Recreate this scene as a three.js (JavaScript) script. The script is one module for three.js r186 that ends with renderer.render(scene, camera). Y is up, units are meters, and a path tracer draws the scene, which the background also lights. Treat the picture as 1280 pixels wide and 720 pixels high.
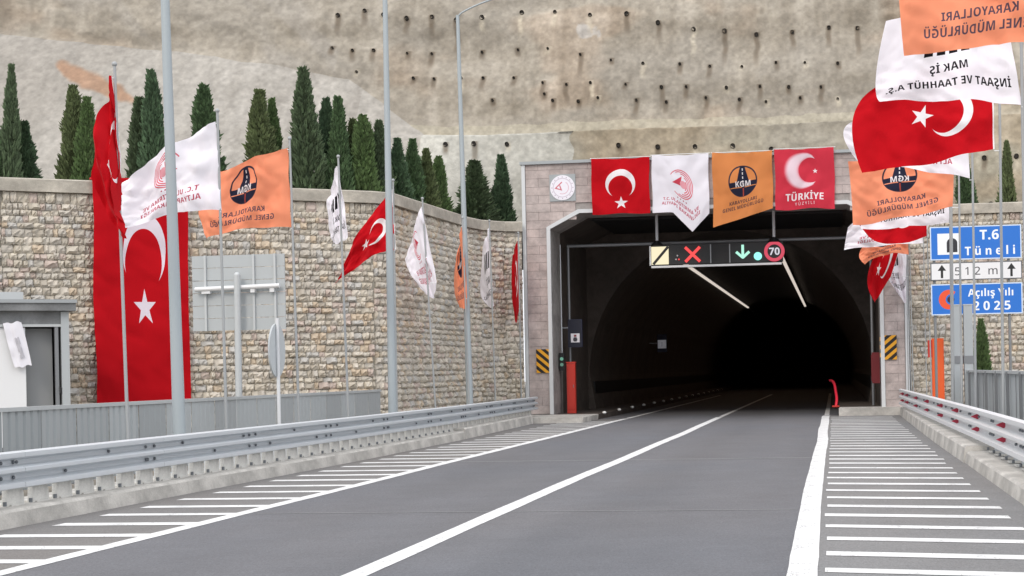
import * as THREE from 'three';
import { mergeGeometries, toCreasedNormals } from 'three/addons/utils/BufferGeometryUtils.js';
import { FontLoader } from 'three/addons/loaders/FontLoader.js';
import { TextGeometry } from 'three/addons/geometries/TextGeometry.js';

/* ------------------------------------------------------------------ camera, sky, sun, exposure */
const scene = new THREE.Scene();
const FOCAL = 2000;                                   // in pixels of the 1280 x 720 photograph
const camera = new THREE.PerspectiveCamera(2 * Math.atan(360 / FOCAL) * 180 / Math.PI, 16 / 9, 0.1, 900);
camera.position.set(0, 1.62, 0);
camera.rotation.set(0, THREE.MathUtils.degToRad(8.0), THREE.MathUtils.degToRad(-1.15), 'YXZ');
camera.setViewOffset(1280, 720, 640 - 761.92, 360 - 464.64, 1280, 720);   // shifted lens
camera.updateProjectionMatrix();

const renderer = new THREE.WebGLRenderer({ antialias: true });
renderer.toneMapping = THREE.LinearToneMapping;
renderer.toneMappingExposure = 1.38;
renderer.shadowMap.enabled = true;

function overcastSky() {                              // even cloud cover, a little brighter overhead
  const w = 64, h = 32, d = new Float32Array(w * h * 4);
  for (let j = 0; j < h; j++) for (let i = 0; i < w; i++) {
    const el = ((j + 0.5) / h - 0.5) * Math.PI, s = Math.max(0, Math.sin(el));
    const L = 0.82 + 0.54 * s, o = (j * w + i) * 4;
    d[o] = L * 0.97; d[o + 1] = L * 0.99; d[o + 2] = L * 1.04; d[o + 3] = 1;
  }
  const t = new THREE.DataTexture(d, w, h, THREE.RGBAFormat, THREE.FloatType);
  t.mapping = THREE.EquirectangularReflectionMapping; t.minFilter = t.magFilter = THREE.LinearFilter; t.needsUpdate = true;
  return t;
}
const skyTex = overcastSky();
scene.background = skyTex; scene.environment = skyTex;

const sun = new THREE.DirectionalLight(0xfff3e4, 0.8);   // behind thin cloud: very soft
sun.position.set(-22, 60, 34); sun.target.position.set(-4, 0, -40); scene.add(sun, sun.target);
sun.castShadow = true; sun.shadow.radius = 34; sun.shadow.mapSize.set(2048, 2048);
Object.assign(sun.shadow.camera, { left: -60, right: 60, top: 60, bottom: -60, near: 1, far: 220 });

/* ------------------------------------------------------------------ helpers */
function rng(seed) { let a = seed >>> 0; return () => { a = (a + 0x6D2B79F5) | 0; let t = Math.imul(a ^ (a >>> 15), 1 | a); t = (t + Math.imul(t ^ (t >>> 7), 61 | t)) ^ t; return ((t ^ (t >>> 14)) >>> 0) / 4294967296; }; }
function hash(x, y) { let h = Math.imul(x | 0, 374761393) + Math.imul(y | 0, 668265263); h = Math.imul(h ^ (h >>> 13), 1274126177); return ((h ^ (h >>> 16)) >>> 0) / 4294967296; }
function noise(x, y) { const i = Math.floor(x), j = Math.floor(y), u = x - i, v = y - j, a = u * u * (3 - 2 * u), b = v * v * (3 - 2 * v);
  return (hash(i, j) * (1 - a) + hash(i + 1, j) * a) * (1 - b) + (hash(i, j + 1) * (1 - a) + hash(i + 1, j + 1) * a) * b; }
function fbm(x, y, n = 4) { let s = 0, a = 0.5, t = 0; for (let k = 0; k < n; k++) { s += a * noise(x, y); t += a; a *= 0.5; x = x * 2.03 + 17.1; y = y * 2.03 + 9.7; } return s / t; }
function tnoise(x, y, p) { // periodic value noise
  const i = Math.floor(x), j = Math.floor(y), u = x - i, v = y - j, a = u * u * (3 - 2 * u), b = v * v * (3 - 2 * v), m = k => ((k % p) + p) % p;
  return (hash(m(i), m(j)) * (1 - a) + hash(m(i + 1), m(j)) * a) * (1 - b) + (hash(m(i), m(j + 1)) * (1 - a) + hash(m(i + 1), m(j + 1)) * a) * b; }
const lerp = (a, b, t) => a + (b - a) * t, clamp = (x, a = 0, b = 1) => Math.min(b, Math.max(a, x));
const smooth = (a, b, x) => { const t = clamp((x - a) / (b - a)); return t * t * (3 - 2 * t); };
function interp(x, xs, ys) { if (x <= xs[0]) return ys[0]; for (let i = 1; i < xs.length; i++) if (x <= xs[i]) return lerp(ys[i - 1], ys[i], (x - xs[i - 1]) / (xs[i] - xs[i - 1])); return ys[ys.length - 1]; }

const used = {};
function numbered(n) { if (used[n] === undefined) { used[n] = 0; return n; } used[n]++; return n + '_' + String(used[n]).padStart(3, '0'); }
function mesh(name, geo, mat, parent) { const m = new THREE.Mesh(geo, mat); m.name = parent ? name : numbered(name); (parent || scene).add(m); return m; }
function tag(o, label, category, group, kind) { o.userData.label = label; if (category) o.userData.category = category; if (group) o.userData.group = group; if (kind) o.userData.kind = kind; return o; }
function thing(name, label, category, pos = [0, 0, 0], turn = 0, group) { const g = new THREE.Group(); g.name = numbered(name); g.position.set(...pos); g.rotation.y = turn; scene.add(g); return tag(g, label, category, group); }
function structure(name, label, category) { const g = new THREE.Group(); g.name = numbered(name); scene.add(g); return tag(g, label, category, null, 'structure'); }

// uv in metres from the dominant direction of every face (positions as they stand)
function wuv(g, s = 1) {
  g = g.index ? g.toNonIndexed() : g; const p = g.attributes.position, uv = new Float32Array(p.count * 2);
  const a = new THREE.Vector3(), b = new THREE.Vector3(), c = new THREE.Vector3(), n = new THREE.Vector3();
  for (let i = 0; i < p.count; i += 3) {
    a.fromBufferAttribute(p, i); b.fromBufferAttribute(p, i + 1); c.fromBufferAttribute(p, i + 2);
    n.copy(b).sub(a).cross(c.clone().sub(a)); const X = Math.abs(n.x), Y = Math.abs(n.y), Z = Math.abs(n.z);
    [a, b, c].forEach((q, k) => { const o = (i + k) * 2; let u, v;
      if (Y >= X && Y >= Z) { u = q.x; v = q.z; } else if (X >= Z) { u = q.z; v = q.y; } else { u = q.x; v = q.y; }
      uv[o] = u * s; uv[o + 1] = v * s; });
  }
  g.setAttribute('uv', new THREE.BufferAttribute(uv, 2)); return g;
}
function box(w, h, d, x = 0, y = 0, z = 0) { const g = new THREE.BoxGeometry(w, h, d); g.translate(x, y, z); return wuv(g); }
function span(x0, x1, y0, y1, z0, z1) { return box(x1 - x0, y1 - y0, z1 - z0, (x0 + x1) / 2, (y0 + y1) / 2, (z0 + z1) / 2); }
function rod(a, b, r0, r1 = r0, seg = 10) { // round bar between two points
  const A = new THREE.Vector3(...a), B = new THREE.Vector3(...b), d = B.clone().sub(A), g = new THREE.CylinderGeometry(r1, r0, d.length(), seg, 1);
  g.applyQuaternion(new THREE.Quaternion().setFromUnitVectors(new THREE.Vector3(0, 1, 0), d.clone().normalize())); g.translate((A.x + B.x) / 2, (A.y + B.y) / 2, (A.z + B.z) / 2); return g;
}
function merge(list) { return mergeGeometries(list.map(g => { g = g.index ? g.toNonIndexed() : g; for (const k of Object.keys(g.attributes)) if (!['position', 'normal', 'uv', 'color'].includes(k)) g.deleteAttribute(k); return g; })); }
// profile [[offset, height]...] swept along a plan path [[x, z]...]; offset > 0 lies to the left of travel turned by side
function sweep(profile, path, closed = true) {
  const n = path.length, m = profile.length, pos = [], idx = [], rings = [];
  for (let i = 0; i < n; i++) {
    const p0 = path[Math.max(0, i - 1)], p1 = path[Math.min(n - 1, i + 1)], c = path[i];
    let dx = p1[0] - p0[0], dz = p1[1] - p0[1]; const l = Math.hypot(dx, dz); dx /= l; dz /= l; let nx = -dz, nz = dx;
    if (i > 0 && i < n - 1) { const e = [c[0] - p0[0], c[1] - p0[1]], el = Math.hypot(...e), k = 1 / Math.max(0.5, (-e[1] / el) * nx + (e[0] / el) * nz); nx *= k; nz *= k; }
    rings.push(profile.map(([o, h]) => [c[0] + nx * o, h, c[1] + nz * o]));
  }
  const q = (a, b, c, d) => { pos.push(...a, ...b, ...c, ...a, ...c, ...d); };
  const M = closed ? m : m - 1;
  for (let i = 0; i < n - 1; i++) for (let j = 0; j < M; j++) { const k = (j + 1) % m; q(rings[i][j], rings[i + 1][j], rings[i + 1][k], rings[i][k]); }
  if (closed) for (const r of [rings[0], rings[n - 1]]) { const s = THREE.ShapeUtils.triangulateShape(profile.map(p => new THREE.Vector2(...p)), []); for (const t of s) pos.push(...r[t[0]], ...r[t[1]], ...r[t[2]]); }
  let g = new THREE.BufferGeometry(); g.setAttribute('position', new THREE.Float32BufferAttribute(pos, 3)); g.computeVertexNormals(); return wuv(g);
}
function extrude(pts, depth, holes = [], seg = 24) { const s = Array.isArray(pts) ? new THREE.Shape(pts.map(p => new THREE.Vector2(...p))) : pts; s.holes.push(...holes); const g = new THREE.ExtrudeGeometry(s, { depth, bevelEnabled: false, curveSegments: seg }); return wuv(g); }

/* ------------------------------------------------------------------ textures and materials */
function dataTex(w, h, fn, srgb = true, repeat = 1) {
  const d = new Uint8Array(w * h * 4); for (let j = 0; j < h; j++) for (let i = 0; i < w; i++) { const c = fn(i, j), o = (j * w + i) * 4; d[o] = clamp(c[0], 0, 255); d[o + 1] = clamp(c[1], 0, 255); d[o + 2] = clamp(c[2], 0, 255); d[o + 3] = 255; }
  const t = new THREE.DataTexture(d, w, h, THREE.RGBAFormat); t.wrapS = t.wrapT = THREE.RepeatWrapping; t.magFilter = THREE.LinearFilter; t.minFilter = THREE.LinearMipmapLinearFilter; t.generateMipmaps = true;
  if (srgb) t.colorSpace = THREE.SRGBColorSpace; t.repeat.set(repeat, repeat); t.needsUpdate = true; return t;
}
function canvasTex(w, h, draw) { const c = document.createElement('canvas'); c.width = w; c.height = h; const x = c.getContext('2d'); draw(x, w, h); const t = new THREE.CanvasTexture(c); t.colorSpace = THREE.SRGBColorSpace; t.anisotropy = 8; return t; }
// near-white grain that multiplies a material's colour
function grain(n, amp, coarse, seedX = 0) { return dataTex(n, n, (i, j) => { let v = 0, a = 1, p = 8, t = 0; while (p <= coarse) { v += a * tnoise((i / n) * p + 0.37, (j / n) * p + seedX, p); t += a; a *= 0.72; p *= 2; } v = v / t + (hash(i + seedX * 91, j) - 0.5) * 0.25; const c = 255 * (1 - amp + amp * clamp(v * 1.5 - 0.2)); return [c, c, c]; }, true); }
const asphaltGrain = dataTex(512, 512, (i, j) => { const v = 206 + 46 * (tnoise(i / 2, j / 2, 256) - 0.5) + 40 * (hash(i, j + 700) - 0.5) + 8 * (tnoise(i / 64, j / 64, 8) - 0.5) + (hash(i + 99, j) > 0.985 ? 26 : 0); return [v, v, v]; }); asphaltGrain.repeat.set(1 / 2.6, 1 / 2.6);
const concreteGrain = grain(512, 0.26, 128, 7); concreteGrain.repeat.set(1 / 3.1, 1 / 3.1);
const wornPaint = dataTex(512, 512, (i, j) => { const a = tnoise(i / 4, j / 4, 128), b = tnoise(i / 32, j / 32, 16), c = hash(i, j + 37), chip = a * 0.6 + b * 0.4 + (c - 0.5) * 0.2 > 0.79; const v = chip ? 150 : 246 - 22 * tnoise(i / 64, j / 64, 8) - 10 * c; return [v, v, v]; }); wornPaint.repeat.set(1 / 1.9, 1 / 1.9);
const fineBump = grain(256, 1, 128, 11); fineBump.colorSpace = THREE.NoColorSpace; fineBump.repeat.set(1 / 1.1, 1 / 1.1);
const std = (c, o = {}) => new THREE.MeshStandardMaterial({ color: c, roughness: 0.85, side: THREE.DoubleSide, ...o });
const C = (r, g, b) => new THREE.Color().setRGB(r, g, b);
const M = {
  lane: std(0xffffff, { map: asphaltGrain, vertexColors: true, roughness: 0.8, bumpMap: fineBump, bumpScale: 0.004 }),
  ground: std(C(0.3, 0.27, 0.22), { map: concreteGrain }),
  paint: std(C(0.86, 0.86, 0.85), { map: wornPaint, roughness: 0.7 }),
  joint: std(C(0.3, 0.3, 0.305), { map: asphaltGrain }),
  kerb: std(C(0.6, 0.575, 0.53), { map: concreteGrain, bumpMap: fineBump, bumpScale: 0.006 }),
  kerbPale: std(C(0.64, 0.615, 0.57), { map: concreteGrain, bumpMap: fineBump, bumpScale: 0.006 }),
  coping: std(C(0.58, 0.535, 0.455), { map: concreteGrain, bumpMap: fineBump, bumpScale: 0.005 }),
  mortar: std(C(0.43, 0.395, 0.325), { map: concreteGrain }),
  jamb: std(C(0.42, 0.39, 0.37), { map: concreteGrain }),
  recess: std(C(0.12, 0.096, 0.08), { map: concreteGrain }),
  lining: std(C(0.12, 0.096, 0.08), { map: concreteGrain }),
  dado: std(C(0.012, 0.012, 0.013), { roughness: 0.6 }),
  trim: std(C(0.62, 0.64, 0.65), { roughness: 0.5 }),
  galv: std(C(0.6, 0.63, 0.655), { metalness: 0.2, roughness: 0.45 }),
  galvPale: std(C(0.72, 0.73, 0.74), { metalness: 0.15, roughness: 0.45 }),
  plate: std(C(0.76, 0.75, 0.71), { roughness: 0.7, map: concreteGrain }),
  bolt: std(C(0.2, 0.215, 0.23), { roughness: 0.5, metalness: 0.6 }),
  pole: std(C(0.36, 0.375, 0.38), { metalness: 0.2, roughness: 0.5 }),
  mast: std(C(0.38, 0.425, 0.445), { roughness: 0.55, metalness: 0.2 }),
  sheet: std(C(0.35, 0.375, 0.385), { roughness: 0.55, metalness: 0.1 }),
  sheetPale: std(C(0.44, 0.47, 0.48), { roughness: 0.55, metalness: 0.1 }),
  sheetMid: std(C(0.4, 0.425, 0.435), { roughness: 0.5, metalness: 0.15 }),
  sheetCap: std(C(0.52, 0.545, 0.55), { roughness: 0.5, metalness: 0.25 }),
  redRefl: std(C(0.42, 0.02, 0.05), { roughness: 0.35 }),
  whiteRefl: std(C(0.85, 0.85, 0.82), { roughness: 0.3 }),
  white: std(C(0.78, 0.79, 0.8), { roughness: 0.6 }),
  black: std(C(0.015, 0.015, 0.016), { roughness: 0.5 }),
  redCab: std(C(0.55, 0.035, 0.02), { roughness: 0.45 }),
  orangeCab: std(C(0.82, 0.12, 0.02), { roughness: 0.5 }),
  darkBlue: std(C(0.012, 0.018, 0.06), { roughness: 0.5 }),
  boothGrey: std(C(0.24, 0.25, 0.255), { roughness: 0.6, map: concreteGrain }),
  boothDark: std(C(0.3, 0.31, 0.315), { roughness: 0.65 }),
  steel: std(C(0.25, 0.26, 0.27), { roughness: 0.45, metalness: 0.5 }),
  pipe: std(C(0.03, 0.026, 0.022), { roughness: 0.8 }),
  bark: std(C(0.1, 0.07, 0.05)),
};

/* ------------------------------------------------------------------ ground, road and markings */
function patchSheet(x0, x1, z0, z1, y, nx, nz, col, k = 1) { // flat sheet with broad uneven tone of the paving
  const g = new THREE.PlaneGeometry(x1 - x0, z1 - z0, nx, nz); g.rotateX(-Math.PI / 2); g.translate((x0 + x1) / 2, y, (z0 + z1) / 2);
  const p = g.attributes.position, c = new Float32Array(p.count * 3), uv = g.attributes.uv;
  for (let i = 0; i < p.count; i++) { const x = p.getX(i), z = p.getZ(i); const lane = 0.5 + 0.5 * Math.sin(x * 3.6 + 0.6); const f = 1 + k * (0.22 * (fbm(x * 1.1 + 3, z * 0.07 + 40, 4) - 0.5) + 0.12 * (fbm(x * 1.7, z * 0.6, 3) - 0.5) + 0.05 * (lane - 0.5)), w = (fbm(x * 0.4 + 31, z * 0.16, 3) - 0.5) * 0.1 * k;
    c[i * 3] = col[0] * f * (1 + w); c[i * 3 + 1] = col[1] * f; c[i * 3 + 2] = col[2] * f * (1 - w); uv.setXY(i, x, z); }
  g.setAttribute('color', new THREE.BufferAttribute(c, 3)); return g;
}
{ const g = structure('ground', 'bare earth ground around the road and walls', 'ground'); mesh('earth', box(500, 0.2, 500, 0, -0.14, -60), M.ground, g); }
const road = structure('road', 'grey asphalt road leading into the tunnel', 'road');
mesh('carriageway', patchSheet(-7.12, -0.25, -54.3, 4, 0, 60, 240, [0.19, 0.192, 0.208]), M.lane, road);
mesh('shoulder', patchSheet(-10.6, -7.12, -54.3, 4, 0, 24, 240, [0.265, 0.252, 0.242]), M.lane, road);
mesh('shoulder', patchSheet(-0.25, 2.7, -54.3, 4, 0, 24, 240, [0.3, 0.295, 0.292]), M.lane, road);
mesh('tunnel_pavement', patchSheet(-9.6, 1.6, -192, -54.3, 0, 60, 240, [0.19, 0.192, 0.208]), M.lane, road);
function ribbon(pts, y) { const pos = []; for (let i = 0; i < pts.length - 1; i++) { const [a0, a1, az] = pts[i], [b0, b1, bz] = pts[i + 1]; pos.push(a0, y, az, a1, y, az, b1, y, bz, a0, y, az, b1, y, bz, b0, y, bz); } const g = new THREE.BufferGeometry(); g.setAttribute('position', new THREE.Float32BufferAttribute(pos, 3)); g.computeVertexNormals(); return wuv(g); }
function stripe(cx, w, z0, z1, wob, seed) { const a = []; for (let z = z0; z > z1; z -= 0.7) { const d = wob * (fbm(z * 0.09 + seed, seed, 2) - 0.5), e = 0.012 * (noise(z * 1.3, seed) - 0.5); a.push([cx - w / 2 + d + e, cx + w / 2 + d - e, z]); } a.push([cx - w / 2, cx + w / 2, z1]); return ribbon(a, 0.004); }
function skewStripe(x0, x1, z, s, k) { const g = new THREE.BufferGeometry(), y = 0.0045, d = (x1 - x0) * k, a = [x0, y, z + s], b = [x1, y, z + s + d], c = [x1, y, z - s + d], e = [x0, y, z - s]; g.setAttribute('position', new THREE.Float32BufferAttribute([...a, ...b, ...c, ...a, ...c, ...e], 3)); g.computeVertexNormals(); return wuv(g); }
mesh('edge_line', stripe(-7.07, 0.2, 3, -54.2, 0.12, 5), M.paint, road);
mesh('lane_line', stripe(-3.88, 0.22, 3, -54.2, 0.14, 9), M.paint, road);
mesh('edge_line', stripe(-0.28, 0.24, 3, -54.2, 0.12, 14), M.paint, road);
mesh('lane_line', stripe(-3.88, 0.16, -54.6, -100, 0.02, 3), M.paint, road);
mesh('edge_line', stripe(-0.28, 0.16, -54.6, -100, 0.02, 4), M.paint, road);
mesh('edge_line', stripe(-7.07, 0.16, -54.6, -100, 0.02, 4), M.paint, road);
{ const r = rng(8);
  for (let k = 0; k < 36; k++) { const z = -10.5 - k * 1.195 + (r() - 0.5) * 0.1, s = 0.155 + (r() - 0.5) * 0.03, e = 1.81 + (r() - 0.5) * 0.06, d = 0.05 * r() + 0.02, x0 = -0.1 - 0.04 * r();
    mesh('hatch_stripe', skewStripe(x0, e, z, s, 0.22), M.paint, road); }
  for (let k = 0; k < 33; k++) { const z = -13.6 - k * 1.19 + (r() - 0.5) * 0.1, s = 0.15 + (r() - 0.5) * 0.03, x0 = -8.83 + (r() - 0.5) * 0.06;
    mesh('hatch_stripe', ribbon([[x0, -7.19, z + s], [x0, -7.19, z - s]], 0.0045), M.paint, road); } }
mesh('paving_joint', ribbon([[-6.9, -0.45, -28.95], [-6.9, -0.45, -29.12]], 0.003), M.joint, road);
mesh('paving_joint', ribbon([[-6.9, -0.45, -18.4], [-6.9, -0.45, -18.47]], 0.003), M.joint, road);

/* kerbs and raised walkways */
const kerbL = structure('kerb', 'pale concrete kerb under the guardrail on the stone wall side', 'kerb');
const kprof = (w, h) => [[0, 0], [0.03, h - 0.03], [0.06, h], [w, h], [w, 0]];
mesh('kerb_block', sweep(kprof(0.95, 0.2).map(([o, h]) => [-o, h]), [[-9.14, 3], [-9.16, -10], [-9.17, -21], [-9.1, -31], [-9.2, -39.3]]), M.kerb, kerbL);
mesh('kerb_block', sweep(kprof(0.95, 0.27).map(([o, h]) => [-o, h]), [[-9.2, -39.33], [-9.45, -46], [-9.62, -50.6]]), M.kerbPale, kerbL);
const kerbR = structure('kerb', 'pale concrete kerb under the guardrail with red reflectors', 'kerb');
mesh('kerb_block', sweep(kprof(0.8, 0.19), [[2.17, 3], [2.12, -12], [2.1, -27]]), M.kerb, kerbR);
mesh('kerb_block', sweep(kprof(0.8, 0.27), [[2.08, -27.03], [2.05, -34], [2.07, -44], [2.1, -53.4]]), M.kerbPale, kerbR);
const walkL = structure('walkway', 'raised concrete walkway along the stone wall side of the tunnel', 'walkway');
mesh('walkway_slab', extrude([[-10.6, 0], [-8.02, 0], [-8.0, 0.17], [-8.04, 0.19], [-10.6, 0.19]], 3.4).translate(0, 0, -54.02), M.kerbPale, walkL);
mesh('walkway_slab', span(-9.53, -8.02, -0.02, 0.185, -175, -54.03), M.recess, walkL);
{ const g = new THREE.SphereGeometry(0.075, 8, 6); g.scale(1, 0.7, 1); for (let k = 0; k < 16; k++) { const m = mesh('road_stud', g, M.whiteRefl, walkL); m.position.set(-7.97, 0.2, -55.2 - k * 3.9); } }
const walkR = structure('walkway', 'raised concrete walkway with pale front kerb on the sign side of the tunnel', 'walkway');
mesh('walkway_slab', extrude([[0.12, 0], [2.6, 0], [2.6, 0.27], [0.16, 0.27], [0.12, 0.24]], 1.1).translate(0, 0, -54.55), M.kerbPale, walkR);
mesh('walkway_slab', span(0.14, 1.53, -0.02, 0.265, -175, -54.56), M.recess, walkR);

/* ------------------------------------------------------------------ hillside */
const YBX = [-45, -34, -28, -21, -18.5, -15.6, -13], YBY = [15.6, 15.0, 14.5, 13.7, 13.2, 10.9, 10.75];
function zMain(x, y) { const adv = Math.max(0, -13 - x) * 0.4; let z; if (y < 10.75) z = -59.2 - 0.18 * (y - 7); else if (y < 10.95) z = -59.87 - (y - 10.75) / 0.2 * 1.7; else z = -61.57 - 0.42 * (y - 10.95); return z + adv; }
function zBase(x, y) { if (x < -13) { const yb = interp(x, YBX, YBY); if (y < yb) { const k = Math.min(1, (-13 - x) / 4); return zMain(x, yb) * k + zMain(x, y) * (1 - k) + (yb - y) * 0.8 * k; } } return zMain(x, y); }
const isFan = (x, y) => x < -9.6 + 0.6 * (noise(y * 2, 3) - 0.5) && y < interp(x, YBX, YBY) + 0.25 * (fbm(x * 0.8, y * 0.8, 3) - 0.5);
function zSlope(x, y) { const fan = isFan(x, y) ? 0.45 : 1; return zBase(x, y) + fan * (0.75 * (fbm(x * 0.28, y * 0.35, 3) - 0.5) + 0.26 * (fbm(x * 0.9 + 7, y * 1.0, 3) - 0.5) + 0.1 * (fbm(x * 2.3 + 3, y * 3.4, 3) - 0.5) + 0.06 * (fbm(x * 6.5, y * 6, 2) - 0.5) + (y > 11 ? 0.12 * Math.sin(y * 2.3 + 5 * fbm(x * 0.16, 2, 2)) : 0)); }
const HX0 = -46, HX1 = 16, HY0 = 5.5, HY1 = 36;
const DRAINS = [[-19.14,15.9],[-18.2,16.15],[-17.45,15.97],[-16.61,15.86],[-15.67,15.96],[-14.73,15.83],[-13.77,15.97],[-12.24,16.21],[-10.88,16.17],[-9.43,15.94],[-7.94,15.89],[-6.67,15.44],[-5.26,15.12],[-4.05,15.02],[-2.79,14.81],[-1.38,14.83],[0.05,14.93],[1.16,14.9],[-19.24,14.52],[-18.5,14.44],[-17.73,14.46],[-16.52,14.4],[-15.64,14.43],[-13.77,14.56],[-12.33,14.62],[-11.06,14.55],[-9.75,14.24],[-8.51,13.94],[-7.23,13.73],[-5.77,13.63],[-4.6,13.5],[-3.35,13.44],[-2.02,13.54],[-0.9,13.45],[0.36,13.35],[-18.25,13.53],[-16.17,13.31],[-15.41,13.3],[-14.41,13.37],[-13.6,13.39],[-12.39,13.37],[-11.17,13.07],[-10.23,12.96],[-9.24,12.95],[-7.87,12.85],[-6.47,12.68],[-5.5,12.66],[-3.94,12.56],[-2.64,12.56],[-1.53,12.47],[-0.3,12.42],[-13.18,12.44],[-11.08,12.59],[-10.74,12.3],[-9.72,12.22],[-8.93,12.32],[-7.44,12.18],[-6.27,12.06],[-4.74,12.19],[-3.44,12.06],[-2.42,11.95],[-1.1,12.02],[0.33,11.92],[-7.86,10.1],[-6.38,9.98],[-4.99,9.95],[-3.59,9.93],[-2.16,9.75],[-14.46,10.37],[-13.43,10.4],[-12.16,10.34],[5.54,9.11],[6.68,9.12],[5.71,7.38]];
function hillColour() {
  const w = 2048, h = 1024, X0 = -38, X1 = 10, Y0 = 6, Y1 = 19;
  const seg = (px, py, ax, ay, bx, by) => { const t = clamp(((px - ax) * (bx - ax) + (py - ay) * (by - ay)) / ((bx - ax) ** 2 + (by - ay) ** 2)); return Math.hypot(px - ax - t * (bx - ax), py - ay - t * (by - ay)); };
  const grid = new Map(); DRAINS.forEach((d, i) => { for (let c = -1; c <= 1; c++) { const k = Math.floor(d[0]) + c; if (!grid.has(k)) grid.set(k, []); grid.get(k).push([...d, i]); } });
  const t = dataTex(w, h, (i, j) => {
    const x = lerp(X0, X1, i / w), y = lerp(Y0, Y1, j / h);
    const broad = fbm(x * 0.23 + 5, y * 0.4 + 2, 4), mid = fbm(x * 1.2, y * 1.9, 4), fine = fbm(x * 7, y * 7, 3), run = fbm(x * 2.6, y * 0.32, 3), bed = fbm(x * 0.35, y * 2.6 + 3, 3);
    let c;
    if (isFan(x, y)) { c = x > -15.5 ? [182, 180, 171] : [164, 159, 151]; const f = (broad - 0.5) * 22 + (mid - 0.5) * 14 + (run - 0.5) * 22; c = c.map(v => v + f);
      if (x < -18) { const s = smooth(0.42, 0.62, fbm((x - y * 0.8) * 0.5, (x + y) * 0.12, 3)); c = [lerp(c[0], 148, s * 0.5), lerp(c[1], 142, s * 0.5), lerp(c[2], 134, s * 0.5)]; } }
    else { c = y < 10.8 ? [157, 150, 133] : [155, 147, 134]; const f = (broad - 0.5) * 14 + (mid - 0.5) * 18 + (run - 0.5) * 34 + (bed - 0.5) * 18; c = c.map((v, k) => v + f);
      const warm = smooth(0.55, 0.7, fbm(x * 0.3 + 40, y * 0.45, 3)); c[0] += warm * 5; c[2] -= warm * 3;
      const grey = smooth(0.5, 0.68, fbm(x * 0.25 + 80, y * 0.3 + 9, 3)); c = [lerp(c[0], 142, grey * 0.5), lerp(c[1], 136, grey * 0.5), lerp(c[2], 126, grey * 0.5)];
      if (x < -19) { const s = smooth(0.45, 0.6, fbm((x + y) * 0.5, (x - y) * 0.16, 3)); c = [lerp(c[0], 156, s * 0.6), lerp(c[1], 150, s * 0.6), lerp(c[2], 141, s * 0.6)]; }
      if (y > 10.75 && y < 11.35 + 0.3 * (mid - 0.5)) c = c.map((v, k) => lerp(v, [174, 167, 148][k], 0.6)); }
    // orange soil showing through on the fan
    const so = seg(x, y, -28.3, 13.35, -25.3, 11.9) * (1 + 0.25 * Math.max(0, -26.6 - x)) + 0.55 * (fbm(x * 1.3, y * 1.6, 3) - 0.5); const s1 = smooth(0.38, 0.12, so) * 0.7; c = [lerp(c[0], 162, s1), lerp(c[1], 122, s1), lerp(c[2], 94, s1)];
    // lime bloom below one drain
    const lb = Math.hypot((x + 9.5) * 1.0, (y - 15.25) * 1.2) + 0.8 * (fbm(x * 3, y * 3, 3) - 0.5); const s2 = smooth(0.5, 0.25, lb) * 0.55; c = c.map(v => lerp(v, 190, s2));
    // run-off stains of the drain pipes
    for (const d of grid.get(Math.floor(x)) || []) { const dy = d[1] - y, len = d[2] < 18 ? 0.7 + 1.1 * hash(d[2], 5) : 0.3 + 0.9 * hash(d[2], 5) * hash(d[2], 5); if (dy > -0.1 && dy < len) { const wob = 0.1 * (noise(y * 3, d[2]) - 0.5), a = Math.abs(x - d[0] - wob), s = smooth(0.16, 0.03, a) * smooth(len, len * 0.4, dy) * (0.3 + 0.5 * fine); const dk = hash(d[2], 9) > 0.3 ? [92, 80, 66] : [196, 186, 166]; c = [lerp(c[0], dk[0], s), lerp(c[1], dk[1], s), lerp(c[2], dk[2], s)]; } }
    const g = 0.88 + 0.24 * fine; return c.map(v => v * g);
  });
  t.wrapS = t.wrapT = THREE.ClampToEdgeWrapping; return { t, X0, X1, Y0, Y1 };
}
const hillBump = fineBump.clone(); hillBump.repeat.set(48 / 1.7, 13 / 1.7); hillBump.needsUpdate = true;
const hill = structure('hillside', 'cut hillside of grey brown sprayed concrete above the tunnel', 'hillside');
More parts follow.
